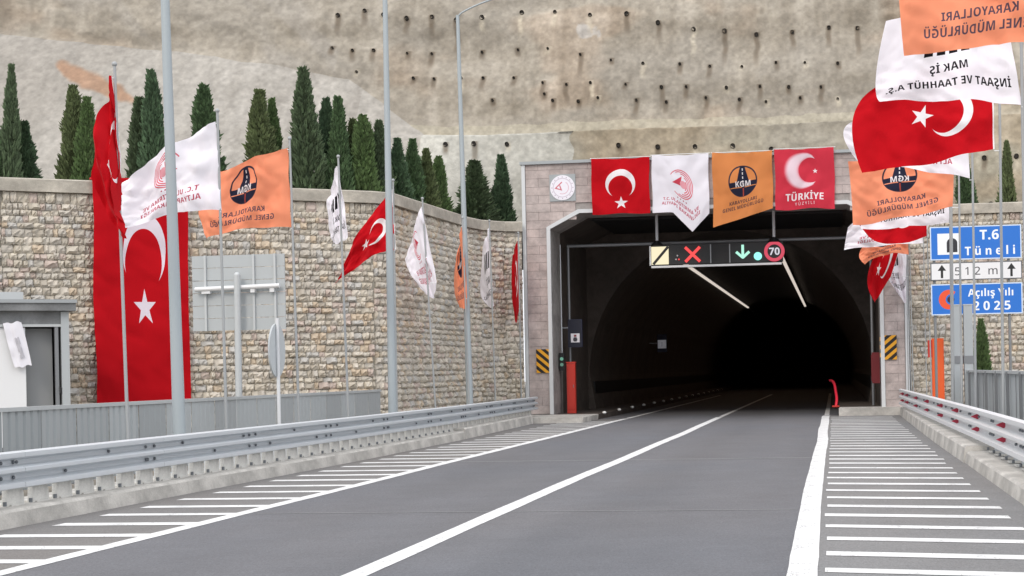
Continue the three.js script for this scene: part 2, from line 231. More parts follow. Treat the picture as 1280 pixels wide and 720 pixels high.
{ const hc = hillColour(), xs = [], ys = []; for (let x = HX0; x < -34; x += 0.6) xs.push(x); for (let x = -34; x < 10; x += 0.11) xs.push(x); for (let x = 10; x <= HX1; x += 0.6) xs.push(x);
  for (let y = HY0; y < 10.7; y += 0.12) ys.push(y); for (let y = 10.7; y < 11.0; y += 0.04) ys.push(y); for (let y = 11.0; y < 18; y += 0.12) ys.push(y); for (let y = 18; y <= HY1; y += 0.7) ys.push(y);
  const pos = [], uv = [], idx = []; for (const y0 of ys) for (const x of xs) { const y = x > -10.5 && x < 2.6 ? Math.max(y0, 8.3 + (y0 - 5.5) * 0.02) : y0; pos.push(x, y, zSlope(x, y)); uv.push((x - hc.X0) / (hc.X1 - hc.X0), (y - hc.Y0) / (hc.Y1 - hc.Y0)); }
  const W = xs.length; for (let j = 0; j < ys.length - 1; j++) for (let i = 0; i < W - 1; i++) { const a = j * W + i; idx.push(a, a + 1, a + W + 1, a, a + W + 1, a + W); }
  const g = new THREE.BufferGeometry(); g.setAttribute('position', new THREE.Float32BufferAttribute(pos, 3)); g.setAttribute('uv', new THREE.Float32BufferAttribute(uv, 2)); g.setIndex(idx); g.computeVertexNormals();
  mesh('slope_face', g, std(0xffffff, { map: hc.t, roughness: 0.95, bumpMap: hillBump, bumpScale: 0.014 }), hill);
  const pg = new THREE.CylinderGeometry(0.085, 0.085, 0.2, 10, 1, true); pg.rotateX(Math.PI / 2 - 0.25); const cap = new THREE.CircleGeometry(0.083, 10); cap.translate(0, -0.01, 0.03); const dg = merge([pg, cap]);
  const r = rng(77); for (const [x, y] of DRAINS) { const m = mesh('drain_pipe', dg, M.pipe, hill); m.position.set(x, y, zSlope(x, y) - 0.02); const s = (y > 14.7 || y < 10.6 ? 0.85 : 0.5) + 0.3 * r(); m.scale.set(s, s, 1); }
  const up = mesh('hill_top', span(HX0 - 40, HX1 + 60, HY1 - 1.2, HY1 - 0.4, -200, -72), M.ground, hill);
}

/* ------------------------------------------------------------------ stone retaining walls */
const STONE = [[0.524, 0.476, 0.396], [0.567, 0.519, 0.439], [0.492, 0.455, 0.396], [0.610, 0.556, 0.465], [0.514, 0.476, 0.417], [0.449, 0.407, 0.342], [0.567, 0.471, 0.358], [0.535, 0.498, 0.433], [0.503, 0.487, 0.455], [0.631, 0.578, 0.498], [0.524, 0.439, 0.385]];
const stoneMats = STONE.map(c => std(C(...c), { roughness: 0.95 }));
function stoneVariant(seed) { // unit block (1 x 1 face, depth 1) with a rough rounded face toward +z
  const r = rng(seed), nx = 4, ny = 3, pos = [], idx = [];
  for (let j = 0; j <= ny; j++) for (let i = 0; i <= nx; i++) { const u = i / nx, v = j / ny, e = Math.min(u, 1 - u) * 2, f = Math.min(v, 1 - v) * 2; const edge = i === 0 || i === nx || j === 0 || j === ny, corner = (i === 0 || i === nx) && (j === 0 || j === ny);
    let x = u - 0.5, y = v - 0.5, z = edge ? 0.3 + 0.4 * r() : 0.6 + 0.75 * r(); if (corner) { x *= 0.86 + 0.14 * r(); y *= 0.86 + 0.14 * r(); } x += (r() - 0.5) * 0.13; y += (r() - 0.5) * 0.13; pos.push(x, y, z); }
  const W = nx + 1; for (let j = 0; j < ny; j++) for (let i = 0; i < nx; i++) { const a = j * W + i; idx.push(a, a + 1, a + W + 1, a, a + W + 1, a + W); }
  const ring = []; for (let i = 0; i < nx; i++) ring.push(i); for (let j = 0; j < ny; j++) ring.push(j * W + nx); for (let i = nx; i > 0; i--) ring.push(ny * W + i); for (let j = ny; j > 0; j--) ring.push(j * W);
  const base = pos.length / 3; for (const k of ring) pos.push(pos[k * 3], pos[k * 3 + 1], -0.4); for (let k = 0; k < ring.length; k++) { const n = (k + 1) % ring.length; idx.push(ring[k], base + k, base + n, ring[k], base + n, ring[n]); }
  let g = new THREE.BufferGeometry(); g.setAttribute('position', new THREE.Float32BufferAttribute(pos, 3)); g.setIndex(idx); g = toCreasedNormals(g, 0.45); return g;
}
const stoneGeos = Array.from({ length: 16 }, (_, i) => stoneVariant(100 + i));
function stoneWall(name, label, path, yTop, seed, hidden) {
  const root = thing(name, label, 'wall'); const r = rng(seed), stones = [];
  for (let s = 0; s < path.length - 1; s++) {
    const A = path[s], B = path[s + 1], L = Math.hypot(B[0] - A[0], B[1] - A[1]), t = [(B[0] - A[0]) / L, (B[1] - A[1]) / L], n = [-t[1], t[0]], ang = Math.atan2(-t[1], t[0]);
    let y = 0.35; while (y < yTop - 0.36) { let h = 0.135 + 0.085 * r(); if (y + h > yTop - 0.36 - 0.1) h = Math.max(0.1, yTop - 0.345 - y); let d = -0.02 - 0.2 * r();
      while (d < L) { let w = 0.11 + 0.16 * r() * (0.6 + r()); const d1 = Math.min(L, d + w), d0 = Math.max(0, d); if (d1 - d0 > 0.07) { const c = (d0 + d1) / 2, dep = 0.06 + 0.08 * r(); stones.push({ x: A[0] + t[0] * c, z: A[1] + t[1] * c, y: y + h / 2 + (r() - 0.5) * 0.03, w: (d1 - d0) * 0.985, h: h * (0.92 + 0.12 * r()), dep, ang, tilt: (r() - 0.5) * 0.1, v: Math.floor(r() * 16), m: Math.floor(r() * STONE.length), n, s, d: c }); } d = d1 === L ? L : d + w; }
      y += h; }
  }
  const P = new THREE.Vector3(); stones.forEach(o => { const dx = o.x, dz = o.z, dist = Math.hypot(dx, dz), cos = Math.abs(o.n[0] * dx + o.n[1] * dz) / dist; o.size = o.w * o.h * cos / (dist * dist) * (hidden(o) ? 0.01 : 1); });
  stones.sort((a, b) => b.size - a.size);
  const mat = new THREE.Matrix4(), e = new THREE.Euler(), q = new THREE.Quaternion(), rest = [];
  stones.forEach((o, i) => {
    e.set(0, o.ang, o.tilt, 'YXZ'); q.setFromEuler(e); mat.compose(new THREE.Vector3(o.x + o.n[0] * 0.0, o.y, o.z + o.n[1] * 0.0), q, new THREE.Vector3(o.w, o.h, o.dep));
    if (i < 300) { const m = mesh('stone', stoneGeos[o.v], stoneMats[o.m], root); m.position.set(o.x, o.y, o.z); m.quaternion.copy(q); m.scale.set(o.w, o.h, o.dep); }
    else { const g = stoneGeos[o.v].clone().applyMatrix4(mat); const n = g.attributes.position.count, c = new Float32Array(n * 3); for (let k = 0; k < n; k++) c.set(STONE[o.m], k * 3); g.setAttribute('color', new THREE.BufferAttribute(c, 3)); rest.push(g); }
  });
  const rm = mesh('stone_courses', mergeGeometries(rest), std(0xffffff, { vertexColors: true, roughness: 0.95 }), root); rm.userData.kind = 'stuff';
  const off = (d0, d1, y0, y1) => [[d0, y0], [d1, y0], [d1, y1], [d0, y1]];
  mesh('core', sweep(off(0.02, -0.55, -0.1, yTop - 0.34), path), M.mortar, root);
  mesh('coping', sweep([[0.17, yTop - 0.335], [0.17, yTop - 0.03], [0.14, yTop], [-0.6, yTop], [-0.6, yTop - 0.335]], path), M.coping, root);
  return root;
}
const wallPath = [[-29.0, -31.55], [-20.65, -37.67], [-12.75, -43.46], [-12.42, -43.95], [-11.95, -51.6], [-11.75, -52.6], [-11.1, -53.5], [-10.5, -53.75]];
stoneWall('retaining_wall', 'long beige rubble stone wall with the hanging red banner and sloping coping', wallPath, 6.8, 41, o => o.y < 1.25 || (o.s === 0) || (o.s === 1 && o.d > 2.1 && o.d < 4.7) || (o.s === 1 && o.d < 2.0 && o.y < 3.7));
stoneWall('retaining_wall', 'short beige rubble stone wall behind the blue tunnel sign', [[2.52, -54.25], [14, -54.25]], 6.95, 43, o => o.y < 1.4 || o.x > 7.2);
{ const t = structure('terrace', 'earth terrace behind the stone walls under the trees', 'terrace');
  const s = new THREE.Shape([[-30, 31], ...wallPath.map(([x, z]) => [x, -z + 0.3]), [-10.6, 62], [-30, 62], [-46, 55], [-46, 31]].map(p => new THREE.Vector2(...p))); const g = new THREE.ExtrudeGeometry(s, { depth: 0.4, bevelEnabled: false }); g.rotateX(-Math.PI / 2); g.translate(0, 6.1, 0); mesh('terrace_soil', wuv(g), M.ground, t);
  mesh('terrace_soil', span(2.6, 16, 6.1, 6.5, -62, -54.5), M.ground, t); }

/* ------------------------------------------------------------------ tunnel portal */
const portal = thing('tunnel_portal', 'tunnel portal clad in pinkish grey stone tiles with chamfered opening', 'tunnel portal');
const PX0 = -10.5, PX1 = 2.47, PTOP = 8.87, PC = -4.0;
const openX = y => y < 6.55 ? 5.55 : 5.55 - (y - 6.55) / 0.52 * 1.03;
function portalShape(x0, x1, y0, y1, grow = 0) { return [[x0, y0], [PC - 5.55 - grow, y0], [PC - 5.55 - grow, 6.55 + grow * 0.5], [PC - 4.52 - grow * 0.4, 7.07 + grow], [PC + 4.52 + grow * 0.4, 7.07 + grow], [PC + 5.55 + grow, 6.55 + grow * 0.5], [PC + 5.55 + grow, y0], [x1, y0], [x1, y1], [x0, y1]]; }
mesh('portal_frame', extrude(portalShape(PX0, PX1, 0, PTOP - 0.1), 1.95).translate(0, 0, -55.99), M.jamb, portal);
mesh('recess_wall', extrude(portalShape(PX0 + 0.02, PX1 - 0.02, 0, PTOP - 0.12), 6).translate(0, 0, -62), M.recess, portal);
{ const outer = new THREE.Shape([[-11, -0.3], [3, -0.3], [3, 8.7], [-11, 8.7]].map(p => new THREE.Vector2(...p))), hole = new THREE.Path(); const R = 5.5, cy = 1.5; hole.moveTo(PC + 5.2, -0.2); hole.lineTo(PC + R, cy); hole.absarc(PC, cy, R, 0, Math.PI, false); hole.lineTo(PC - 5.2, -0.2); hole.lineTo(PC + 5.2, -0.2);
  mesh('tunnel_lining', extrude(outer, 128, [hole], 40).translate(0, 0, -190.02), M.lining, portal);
  mesh('ceiling_panel', span(PC - 4.4, PC + 4.4, 6.98, 7.05, -61.9, -56.1), M.dado, portal);
  mesh('end_wall', span(-11, 3, -0.3, 8.7, -191, -190.1), M.lining, portal);
  for (const s of [-1, 1]) mesh('dado_panel', span(PC + s * 5.42 - 0.05, PC + s * 5.42 + 0.05, 0.2, 1.25, -150, -62.5), M.dado, portal); }
{ const r = rng(5), tileMats = [[0.6, 0.508, 0.48], [0.608, 0.518, 0.49], [0.592, 0.507, 0.482], [0.602, 0.518, 0.49], [0.61, 0.512, 0.482]].map(c => std(C(...c), { map: concreteGrain, roughness: 0.75 }));
  const inner = y => openX(y) + (y < 6.55 ? 0.12 : 0.14); let y = 0.22, row = 0; const H = 0.288;
  while (y < PTOP - 0.16) { const y1 = Math.min(y + H, PTOP - 0.1), g = 0.004; const solid = y > 7.2;
    const ranges = solid ? [[PX0 + 0.13, PX1 - 0.13]] : [[PX0 + 0.13, 'L'], ['R', PX1 - 0.13]];
    for (const [a, b] of ranges) { const lo = a === 'R' ? PC + Math.min(inner(y), inner(y1)) : a, hi = b === 'L' ? PC - Math.min(inner(y), inner(y1)) : b; let x = lo - (row % 2 ? 0.42 : 0) - 0.001; if (a === 'R') x = lo - (row % 2 ? 0.42 : 0);
      while (x < hi - 0.02) { const w = 0.86; let x0 = Math.max(lo, x), x1 = Math.min(hi, x + w); if (hi - x1 < 0.12) x1 = hi; if (x1 - x0 > 0.05) {
          let p = [[x0 + g, y + g], [x1 - g, y + g], [x1 - g, y1 - g], [x0 + g, y1 - g]];
          if (!solid) p = p.map(([px, py]) => { const e = inner(Math.min(py, 7.07)) ; return a === 'R' ? [Math.max(px, PC + e), py] : b === 'L' ? [Math.min(px, PC - e), py] : [px, py]; });
          if (!(y1 > 7.07 && y < 7.2 && !solid)) { const area = Math.abs((p[1][0] - p[0][0]) + (p[2][0] - p[3][0])) / 2; if (area > 0.04) mesh('cladding_tile', extrude(p, 0.035).translate(0, 0, -54.035 + 0.003 * r()), tileMats[Math.floor(r() * 5)], portal); }
          else { // the course beside and above the chamfer
            const L0 = a === 'R' ? Math.max(x0, PC + 4.62) : x0, L1 = b === 'L' ? Math.min(x1, PC - 4.62) : x1; if (L1 - L0 > 0.05) mesh('cladding_tile', extrude([[L0 + g, y + g], [L1 - g, y + g], [L1 - g, y1 - g], [L0 + g, y1 - g]], 0.035).translate(0, 0, -54.035 + 0.003 * r()), tileMats[Math.floor(r() * 5)], portal); }
        } x = x1 === hi ? hi : x + w; } }
    y += H; row++; } }
// pale metal trims round the opening and along the outer edges
{ const ring = new THREE.Shape(portalShape(0, 0, 0, 0, 0.115).slice(1, 7).map(p => new THREE.Vector2(...p)));
  const o = portalShape(0, 0, 0.2, 0, 0.115).slice(1, 7), i = portalShape(0, 0, 0.2, 0, -0.012).slice(1, 7).reverse();
  mesh('opening_trim', extrude([...o, ...i], 0.09).translate(0, 0, -54.03), M.trim, portal);
  for (const x of [PX0, PX1 - 0.12]) mesh('edge_trim', span(x, x + 0.12, 0.2, PTOP - 0.1, -54.04, -53.95), M.trim, portal);
  mesh('top_cap', span(PX0 - 0.05, PX1 + 0.05, PTOP - 0.1, PTOP, -56, -53.9), M.sheet, portal); }

/* steel frame, lane signal board and lamps in the tunnel mouth */
{ const g = thing('steel_frame', 'grey steel pipe frame standing inside the tunnel mouth', 'frame');
  mesh('upright', rod([-9.32, 0.2, -56.3], [-9.32, 6.1, -56.3], 0.05), M.steel, g); mesh('upright', rod([1.32, 0.27, -56.3], [1.32, 6.1, -56.3], 0.05), M.steel, g);
  mesh('crossbeam', rod([-9.35, 6.12, -56.3], [1.35, 6.12, -56.3], 0.06), M.steel, g); }
const font = await new FontLoader().loadAsync('fonts/droid/droid_sans_bold.typeface.json');
const glow = (c, k) => new THREE.MeshStandardMaterial({ color: 0x050505, emissive: c, emissiveIntensity: k, roughness: 0.6 });
{ const g = thing('lane_signal_board', 'long black lane signal board with red cross, green arrow and ringed 70', 'signal board', [-6.3, 5.24, -55.5]);
  const W = 4.62, H = 0.76;
  mesh('housing', box(W, H - 0.08, 0.22, W / 2, H / 2 + 0.03, -0.12), M.black, g);
  mesh('bottom_rail', box(W - 0.1, 0.07, 0.26, W / 2, 0.0, -0.1), M.galvPale, g);
  for (const x of [0.25, W - 0.3]) { mesh('hanger', rod([x, H, -0.12], [x, 1.85, -0.12], 0.055), M.galv, g); mesh('hanger_flange', rod([x, H - 0.02, -0.12], [x, H + 0.16, -0.12], 0.26, 0.08, 14), M.black, g); }
  const p1 = mesh('lit_panel', box(0.6, 0.62, 0.05, 0.36, 0.39, 0.02), glow(C(0.95, 0.85, 0.58), 0.75), g); mesh('diagonal_bar', box(0.8, 0.09, 0.03, 0, 0, 0).rotateZ(0.85).translate(0.39, 0.39, 0.06), M.black, p1);
  mesh('panel_edge', box(0.05, 0.68, 0.06, 0.02, 0.39, 0.03), M.galvPale, g);
  const x = 1.5, red = glow(C(0.9, 0.07, 0.07), 0.9), green = glow(C(0.42, 0.85, 0.68), 0.85); const cross = new THREE.Group(); cross.name = 'red_cross'; g.add(cross);
  for (const a of [0.78, -0.78]) mesh('cross_bar', box(0.72, 0.1, 0.03, 0, 0, 0).rotateZ(a).translate(x, 0.4, a > 0 ? 0.02 : 0.027), red, cross);
  const dk = mesh('dark_panel', box(0.62, 0.66, 0.03, 2.46, 0.4, 0.0), M.dado, g); for (const s of [-0.33, 0.33]) mesh('panel_edge', box(0.04, 0.66, 0.05, 2.46 + s, 0.4, 0.02), M.steel, dk);
  const ar = new THREE.Group(); ar.name = 'green_arrow'; g.add(ar); mesh('arrow_shaft', box(0.09, 0.4, 0.03, 3.24, 0.48, 0.02), green, ar); for (const s of [-1, 1]) mesh('arrow_head', box(0.32, 0.09, 0.03, s * 0.11, 0, 0).rotateZ(s * 0.72).translate(3.24 + s * 0.025, 0.26, 0.026), green, ar);
  const gd = new THREE.CylinderGeometry(0.14, 0.14, 0.05, 20).rotateX(Math.PI / 2).translate(3.76, 0.27, 0.02); mesh('green_light', gd, glow(C(0.3, 0.95, 0.78), 0.95), g);
  const disc = mesh('speed_disc', new THREE.CylinderGeometry(0.36, 0.36, 0.05, 32).rotateX(Math.PI / 2).translate(4.33, 0.42, 0.02), M.black, g);
  mesh('red_ring', new THREE.TorusGeometry(0.295, 0.058, 8, 36).translate(4.33, 0.42, 0.05), glow(C(0.72, 0.08, 0.13), 0.7), disc);
  const tg = new TextGeometry('70', { font, size: 0.25, depth: 0.02, curveSegments: 4 }); tg.computeBoundingBox(); const bb = tg.boundingBox; tg.translate(4.33 - (bb.max.x + bb.min.x) / 2, 0.42 - (bb.max.y + bb.min.y) / 2, 0.045); mesh('digits', tg, glow(C(0.85, 0.83, 0.92), 0.6), disc);
  for (let k = 0; k < 3; k++) mesh('status_lamp', new THREE.SphereGeometry(0.03, 8, 6).translate(0.92 + 0.05 * k, 0.24 + 0.13 * (k % 2), 0.02), k === 2 ? red : M.galvPale, g); }
for (const [lx, label, n] of [[-6.43, 'row of tunnel lamps on the stone wall side of the tunnel roof', 34], [-2.1, 'row of tunnel lamps on the sign side of the tunnel roof', 34]]) {
  const g = thing('lamp_row', label, 'lamps', [lx, 6.3, 0], 0, 'lamp rows under the tunnel roof'); const lit = glow(C(1, 0.88, 0.78), 0.5);
  mesh('carrier_rail', box(0.1, 0.06, 84, 0, 0.09, -104), M.steel, g);
  for (let k = 0; k < n; k++) mesh('luminaire', box(0.13, 0.08, 2.1, 0, 0, -65 - k * 2.45), k < 24 ? lit : M.galvPale, g);
  for (let k = 0; k < 6; k++) mesh('hanger', rod([0, 0.1, -66 - k * 10], [0, 0.5, -66 - k * 10], 0.02), M.steel, g);
}
{ // the light of the two lamp rows
  const { RectAreaLightUniformsLib } = await import('three/addons/lights/RectAreaLightUniformsLib.js'); RectAreaLightUniformsLib.init();
  for (const lx of [-6.43, -2.1]) { const l = new THREE.RectAreaLight(0xffb468, 0.7, 0.12, 60); l.position.set(lx, 6.24, -94); l.rotation.set(-Math.PI / 2, 0, 0); scene.add(l); } }

/* small fittings of the mouth */
function hazardTex(dir) { return canvasTex(128, 192, (x, w, h) => { x.fillStyle = '#e2a01f'; x.fillRect(0, 0, w, h); x.fillStyle = '#17130f'; for (let k = -3; k < 6; k++) { x.beginPath(); const o = k * 64; const a = dir > 0 ? [[0, o], [w, o + 110], [w, o + 142], [0, o + 32]] : [[0, o + 110], [w, o], [w, o + 32], [0, o + 142]]; a.forEach(([px, py], i) => i ? x.lineTo(px, py) : x.moveTo(px, py)); x.fill(); } }); }
function plate(w, h, d, tex, m = M.steel) { const g = new THREE.Group(); return g; }
function signFace(name, w, h, tex, parent, x, y, z, o = {}) { const m = mesh(name, new THREE.PlaneGeometry(w, h), new THREE.MeshStandardMaterial({ map: tex, roughness: 0.55, ...o }), parent); m.position.set(x, y, z); return m; }
for (const [x, y, dir, label] of [[-9.83, 2.03, 1, 'black and yellow striped hazard plate on the portal leg by the stone wall end'], [1.79, 2.24, -1, 'black and yellow striped hazard plate on the portal leg by the blue sign']]) { const g = thing('hazard_plate', label, 'hazard plate', [x, y, -53.96]); mesh('back_plate', box(0.56, 0.82, 0.03, 0, 0, 0), M.steel, g); signFace('striped_face', 0.55, 0.81, hazardTex(dir), g, 0, 0, 0.018); }
{ const g = thing('emblem_plaque', 'square grey plaque with round white emblem on the portal corner', 'plaque', [-9.08, 7.94, -53.98]); mesh('plate', box(0.9, 0.92, 0.04), M.sheet, g);
  const t = canvasTex(256, 256, (x) => { x.fillStyle = '#e9e6ee'; x.fillRect(0, 0, 256, 256); x.strokeStyle = '#cfc6d2'; x.lineWidth = 10; x.beginPath(); x.arc(128, 128, 96, 0, 7); x.stroke(); x.fillStyle = '#b9b0bb'; for (let k = 0; k < 16; k++) { x.beginPath(); x.arc(128 + 110 * Math.cos(k * 0.393), 128 + 110 * Math.sin(k * 0.393), 6, 0, 7); x.fill(); } x.strokeStyle = '#c9707c'; x.lineWidth = 12; x.beginPath(); x.moveTo(124, 70); x.lineTo(56, 132); x.lineTo(116, 150); x.lineTo(100, 104); x.stroke(); x.strokeStyle = '#d9b8c4'; x.lineWidth = 8; x.beginPath(); x.arc(128, 128, 64, -1, 2); x.stroke(); });
  const m = mesh('round_emblem', new THREE.CylinderGeometry(0.43, 0.43, 0.03, 40).rotateX(Math.PI / 2), M.white, g); m.position.z = 0.025; const f = mesh('emblem_print', new THREE.CircleGeometry(0.425, 40), new THREE.MeshStandardMaterial({ map: t, roughness: 0.6 }), m); f.position.z = 0.017; }
{ const g = thing('hydrant_cabinet', 'tall red cabinet standing inside the tunnel mouth', 'cabinet', [-9.14, 0.19, -55.4]); mesh('body', box(0.3, 1.75, 0.22, 0, 0.875, 0), M.redCab, g); mesh('cap', box(0.33, 0.05, 0.25, 0, 1.78, 0), M.redCab, g); mesh('door', box(0.24, 1.5, 0.02, 0, 0.9, 0.12), M.redCab, g); mesh('handle', box(0.02, 0.1, 0.03, 0.09, 0.95, 0.14), M.steel, g); }
{ const g = thing('signal_box', 'small dark signal box with green lamp on the tunnel jamb', 'signal box', [-9.42, 2.0, -55.2]); mesh('body', box(0.18, 0.62, 0.2), M.black, g); mesh('lamp', new THREE.CylinderGeometry(0.06, 0.06, 0.04, 14).rotateX(Math.PI / 2).translate(0.0, 0.1, 0.11), glow(C(0.2, 0.5, 0.36), 0.5), g); mesh('lamp', new THREE.CylinderGeometry(0.06, 0.06, 0.04, 14).rotateX(Math.PI / 2).translate(0, -0.1, 0.11), glow(C(0.2, 0.42, 0.32), 0.4), g); mesh('conduit', rod([0, 0.3, 0], [0, 4.1, -0.02], 0.02), M.galv, g); }
function phoneTex() { return canvasTex(128, 256, (x) => { x.fillStyle = '#0d1226'; x.fillRect(0, 0, 128, 256); x.fillStyle = '#d9d7dc'; x.fillRect(22, 130, 84, 84); x.fillStyle = '#7e2a2e'; x.fillRect(52, 142, 24, 20); x.fillStyle = '#38363c'; x.fillRect(50, 166, 28, 40); x.fillRect(44, 176, 8, 22); x.fillRect(76, 176, 8, 22); }); }
{ const g = thing('emergency_sign', 'dark blue sign with white pictogram square above the red cabinet', 'sign', [-9.02, 3.0, -55.7]); mesh('panel', box(0.5, 0.98, 0.06), M.darkBlue, g); signFace('printed_face', 0.48, 0.96, phoneTex(), g, 0, 0, 0.034); mesh('bracket', box(0.3, 0.05, 0.05, -0.35, 0.2, 0), M.steel, g); }
{ const g = thing('emergency_sign', 'dim pale square sign on the wall deep inside the tunnel', 'sign', [-8.55, 3.0, -80]); mesh('panel', box(0.5, 0.9, 0.06), M.darkBlue, g); signFace('printed_face', 0.42, 0.42, canvasTex(64, 64, x => { x.fillStyle = '#b9bcc4'; x.fillRect(0, 0, 64, 64); x.fillStyle = '#6a6c74'; x.fillRect(24, 14, 16, 36); }), g, 0, -0.05, 0.034, { emissive: C(0.2, 0.2, 0.22), emissiveIntensity: 0.35 }); mesh('bracket', box(0.5, 0.06, 0.05, -0.4, 0, 0), M.steel, g); }
const maroon = std(C(0.16, 0.008, 0.012), { roughness: 0.5 });
{ const g = thing('hose_cabinet', 'dark red cabinet on the tunnel jamb by the striped plate', 'cabinet', [1.4, 1.05, -55.3]); mesh('body', box(0.26, 1.05, 0.3, 0, 0.52, 0), maroon, g); mesh('door', box(0.03, 0.9, 0.24, -0.14, 0.52, 0), maroon, g); }
{ const c = new THREE.CatmullRomCurve3([[0.02, 0.27, -54.9], [0.06, 0.5, -55.1], [0.03, 0.8, -55.6], [0.0, 1.0, -56.2], [-0.07, 1.12, -57.0], [-0.16, 1.14, -58.2]].map(p => new THREE.Vector3(...p))); const g = thing('red_barrier', 'bright red curved bar rising from the walkway inside the tunnel', 'barrier');
  mesh('curved_bar', new THREE.TubeGeometry(c, 24, 0.048, 8), std(C(0.75, 0.03, 0.06), { roughness: 0.4 }), g); mesh('foot', box(0.24, 0.05, 0.24, 0.02, 0.295, -54.9), M.redCab, g); }

/* ------------------------------------------------------------------ guardrails */
function thrie(y0, y1, d = 0.13) { // wavy three-ridge section, offset > 0 toward the traffic
  const pts = [], n = 24; for (let k = 0; k <= n; k++) { const t = k / n; const w = 0.5 - 0.5 * Math.cos(t * Math.PI * 2 * 2.5 + Math.PI * 0.5); pts.push([d * smooth(0.2, 0.8, 0.5 + 0.5 * Math.cos((t * 5 - 0.5) * Math.PI)), lerp(y0, y1, t)]); }
  return [...pts, ...pts.slice().reverse().map(([o, h]) => [o - 0.006, h])]; }
function guardrail(label, path, side, y0, y1, step, mats, refl) {
  const g = thing('guardrail', label, 'guardrail'); const cum = [0]; for (let i = 1; i < path.length; i++) cum.push(cum[i - 1] + Math.hypot(path[i][0] - path[i - 1][0], path[i][1] - path[i - 1][1])); const T = cum[cum.length - 1];
  const at = s => [interp(s, cum, path.map(p => p[0])), interp(s, cum, path.map(p => p[1]))];
  const prof = thrie(y0, y1).map(([o, h]) => [o * side, h]); const N = Math.round(T / 4);
  for (let k = 0; k < N; k++) { const a = T * k / N, b = T * (k + 1) / N - 0.012, sub = []; for (let q = 0; q <= 4; q++) sub.push(at(lerp(a, b, q / 4))); mesh('rail_beam', toCreasedNormals(sweep(prof, sub), 0.8), mats.rail, g);
    const [x, z] = at(b - 0.15); for (const f of [0.3, 0.7]) for (const e of [0, 0.28]) { const p = at(b - 0.06 - e); mesh('bolt', boltGeo, M.bolt, g).position.set(p[0] + side * 0.015, lerp(y0, y1, f), p[1]); } }
  const S = T - 0.5; let k = 0;
  for (let s = 0.3; s < S; s += step, k++) { const [x, z] = at(s), dir = -side; const post = mesh('post', mats.postGeo, M.galv, g); post.position.set(x - side * 0.1, 0.2, z);
    const bp = mesh('base_plate', mats.plateGeo, M.plate, post); if (k % 2 === 0) { const b = mesh('bolt', boltGeo, M.bolt, g); b.position.set(x + side * 0.018, lerp(y0, y1, k % 4 ? 0.3 : 0.7), z); } 
    mesh('anchor_nut', nutGeo, M.bolt, post).position.set(side * 0.1, 0.035, step * 0.42); }
  if (refl) for (const s of refl) { const p = at(s); for (const f of [0.3, 0.7]) { const m = mesh('reflector', reflGeo, M.redRefl, g); m.position.set(p[0] + side * 0.02, lerp(y0, y1, f), p[1]); } }
  return g;
}
const boltGeo = new THREE.SphereGeometry(0.022, 6, 5), nutGeo = new THREE.CylinderGeometry(0.022, 0.022, 0.05, 6);
const reflGeo = (() => { const s = new THREE.Shape([[-0.12, 0.0], [0.12, -0.1], [0.12, 0.1]].map(p => new THREE.Vector2(...p))); const g = new THREE.ExtrudeGeometry(s, { depth: 0.03, bevelEnabled: false }); return g; })();
const postGeo = merge([box(0.1, 0.55, 0.012, 0, 0.275, 0.03), box(0.1, 0.55, 0.012, 0, 0.275, -0.03), box(0.012, 0.55, 0.06, -0.04, 0.275, 0)]);
const plateGeoL = (() => { const sh = new THREE.Shape([[-0.2, 0], [0.2, 0], [0.19, 0.12], [0.14, 0.25], [-0.18, 0.27], [-0.19, 0.12]].map(p => new THREE.Vector2(...p))); const g = new THREE.ExtrudeGeometry(sh, { depth: 0.05, bevelEnabled: true, bevelSize: 0.01, bevelThickness: 0.01, bevelSegments: 1 }); g.rotateY(Math.PI / 2); g.translate(0.04, 0, 0); return merge([wuv(g), box(0.26, 0.025, 0.3, 0, 0.01, 0)]); })();
const railL = [[-9.46, 2], [-9.47, -12], [-9.48, -21], [-9.42, -31], [-9.52, -39.3], [-9.75, -46], [-9.95, -52.6]];
guardrail('bluish galvanised guardrail with white post bases below the flagpoles and fence', railL, -1 * -1, 0.4, 0.84, 0.6, { rail: M.galv, postGeo, plateGeo: plateGeoL });
const railR = [[2.56, 1], [2.52, -12], [2.47, -27], [2.4, -34], [2.3, -44], [2.2, -53.3]];
guardrail('silver guardrail with two rows of red reflectors beside the striped shoulder', railR, -1, 0.34, 0.88, 0.9, { rail: M.galvPale, postGeo, plateGeo: plateGeoL }, [17.1, 21.1, 25.2, 29.3, 33.4, 37.4, 41.9, 46.4, 50.9, 53.6].map(v => v));

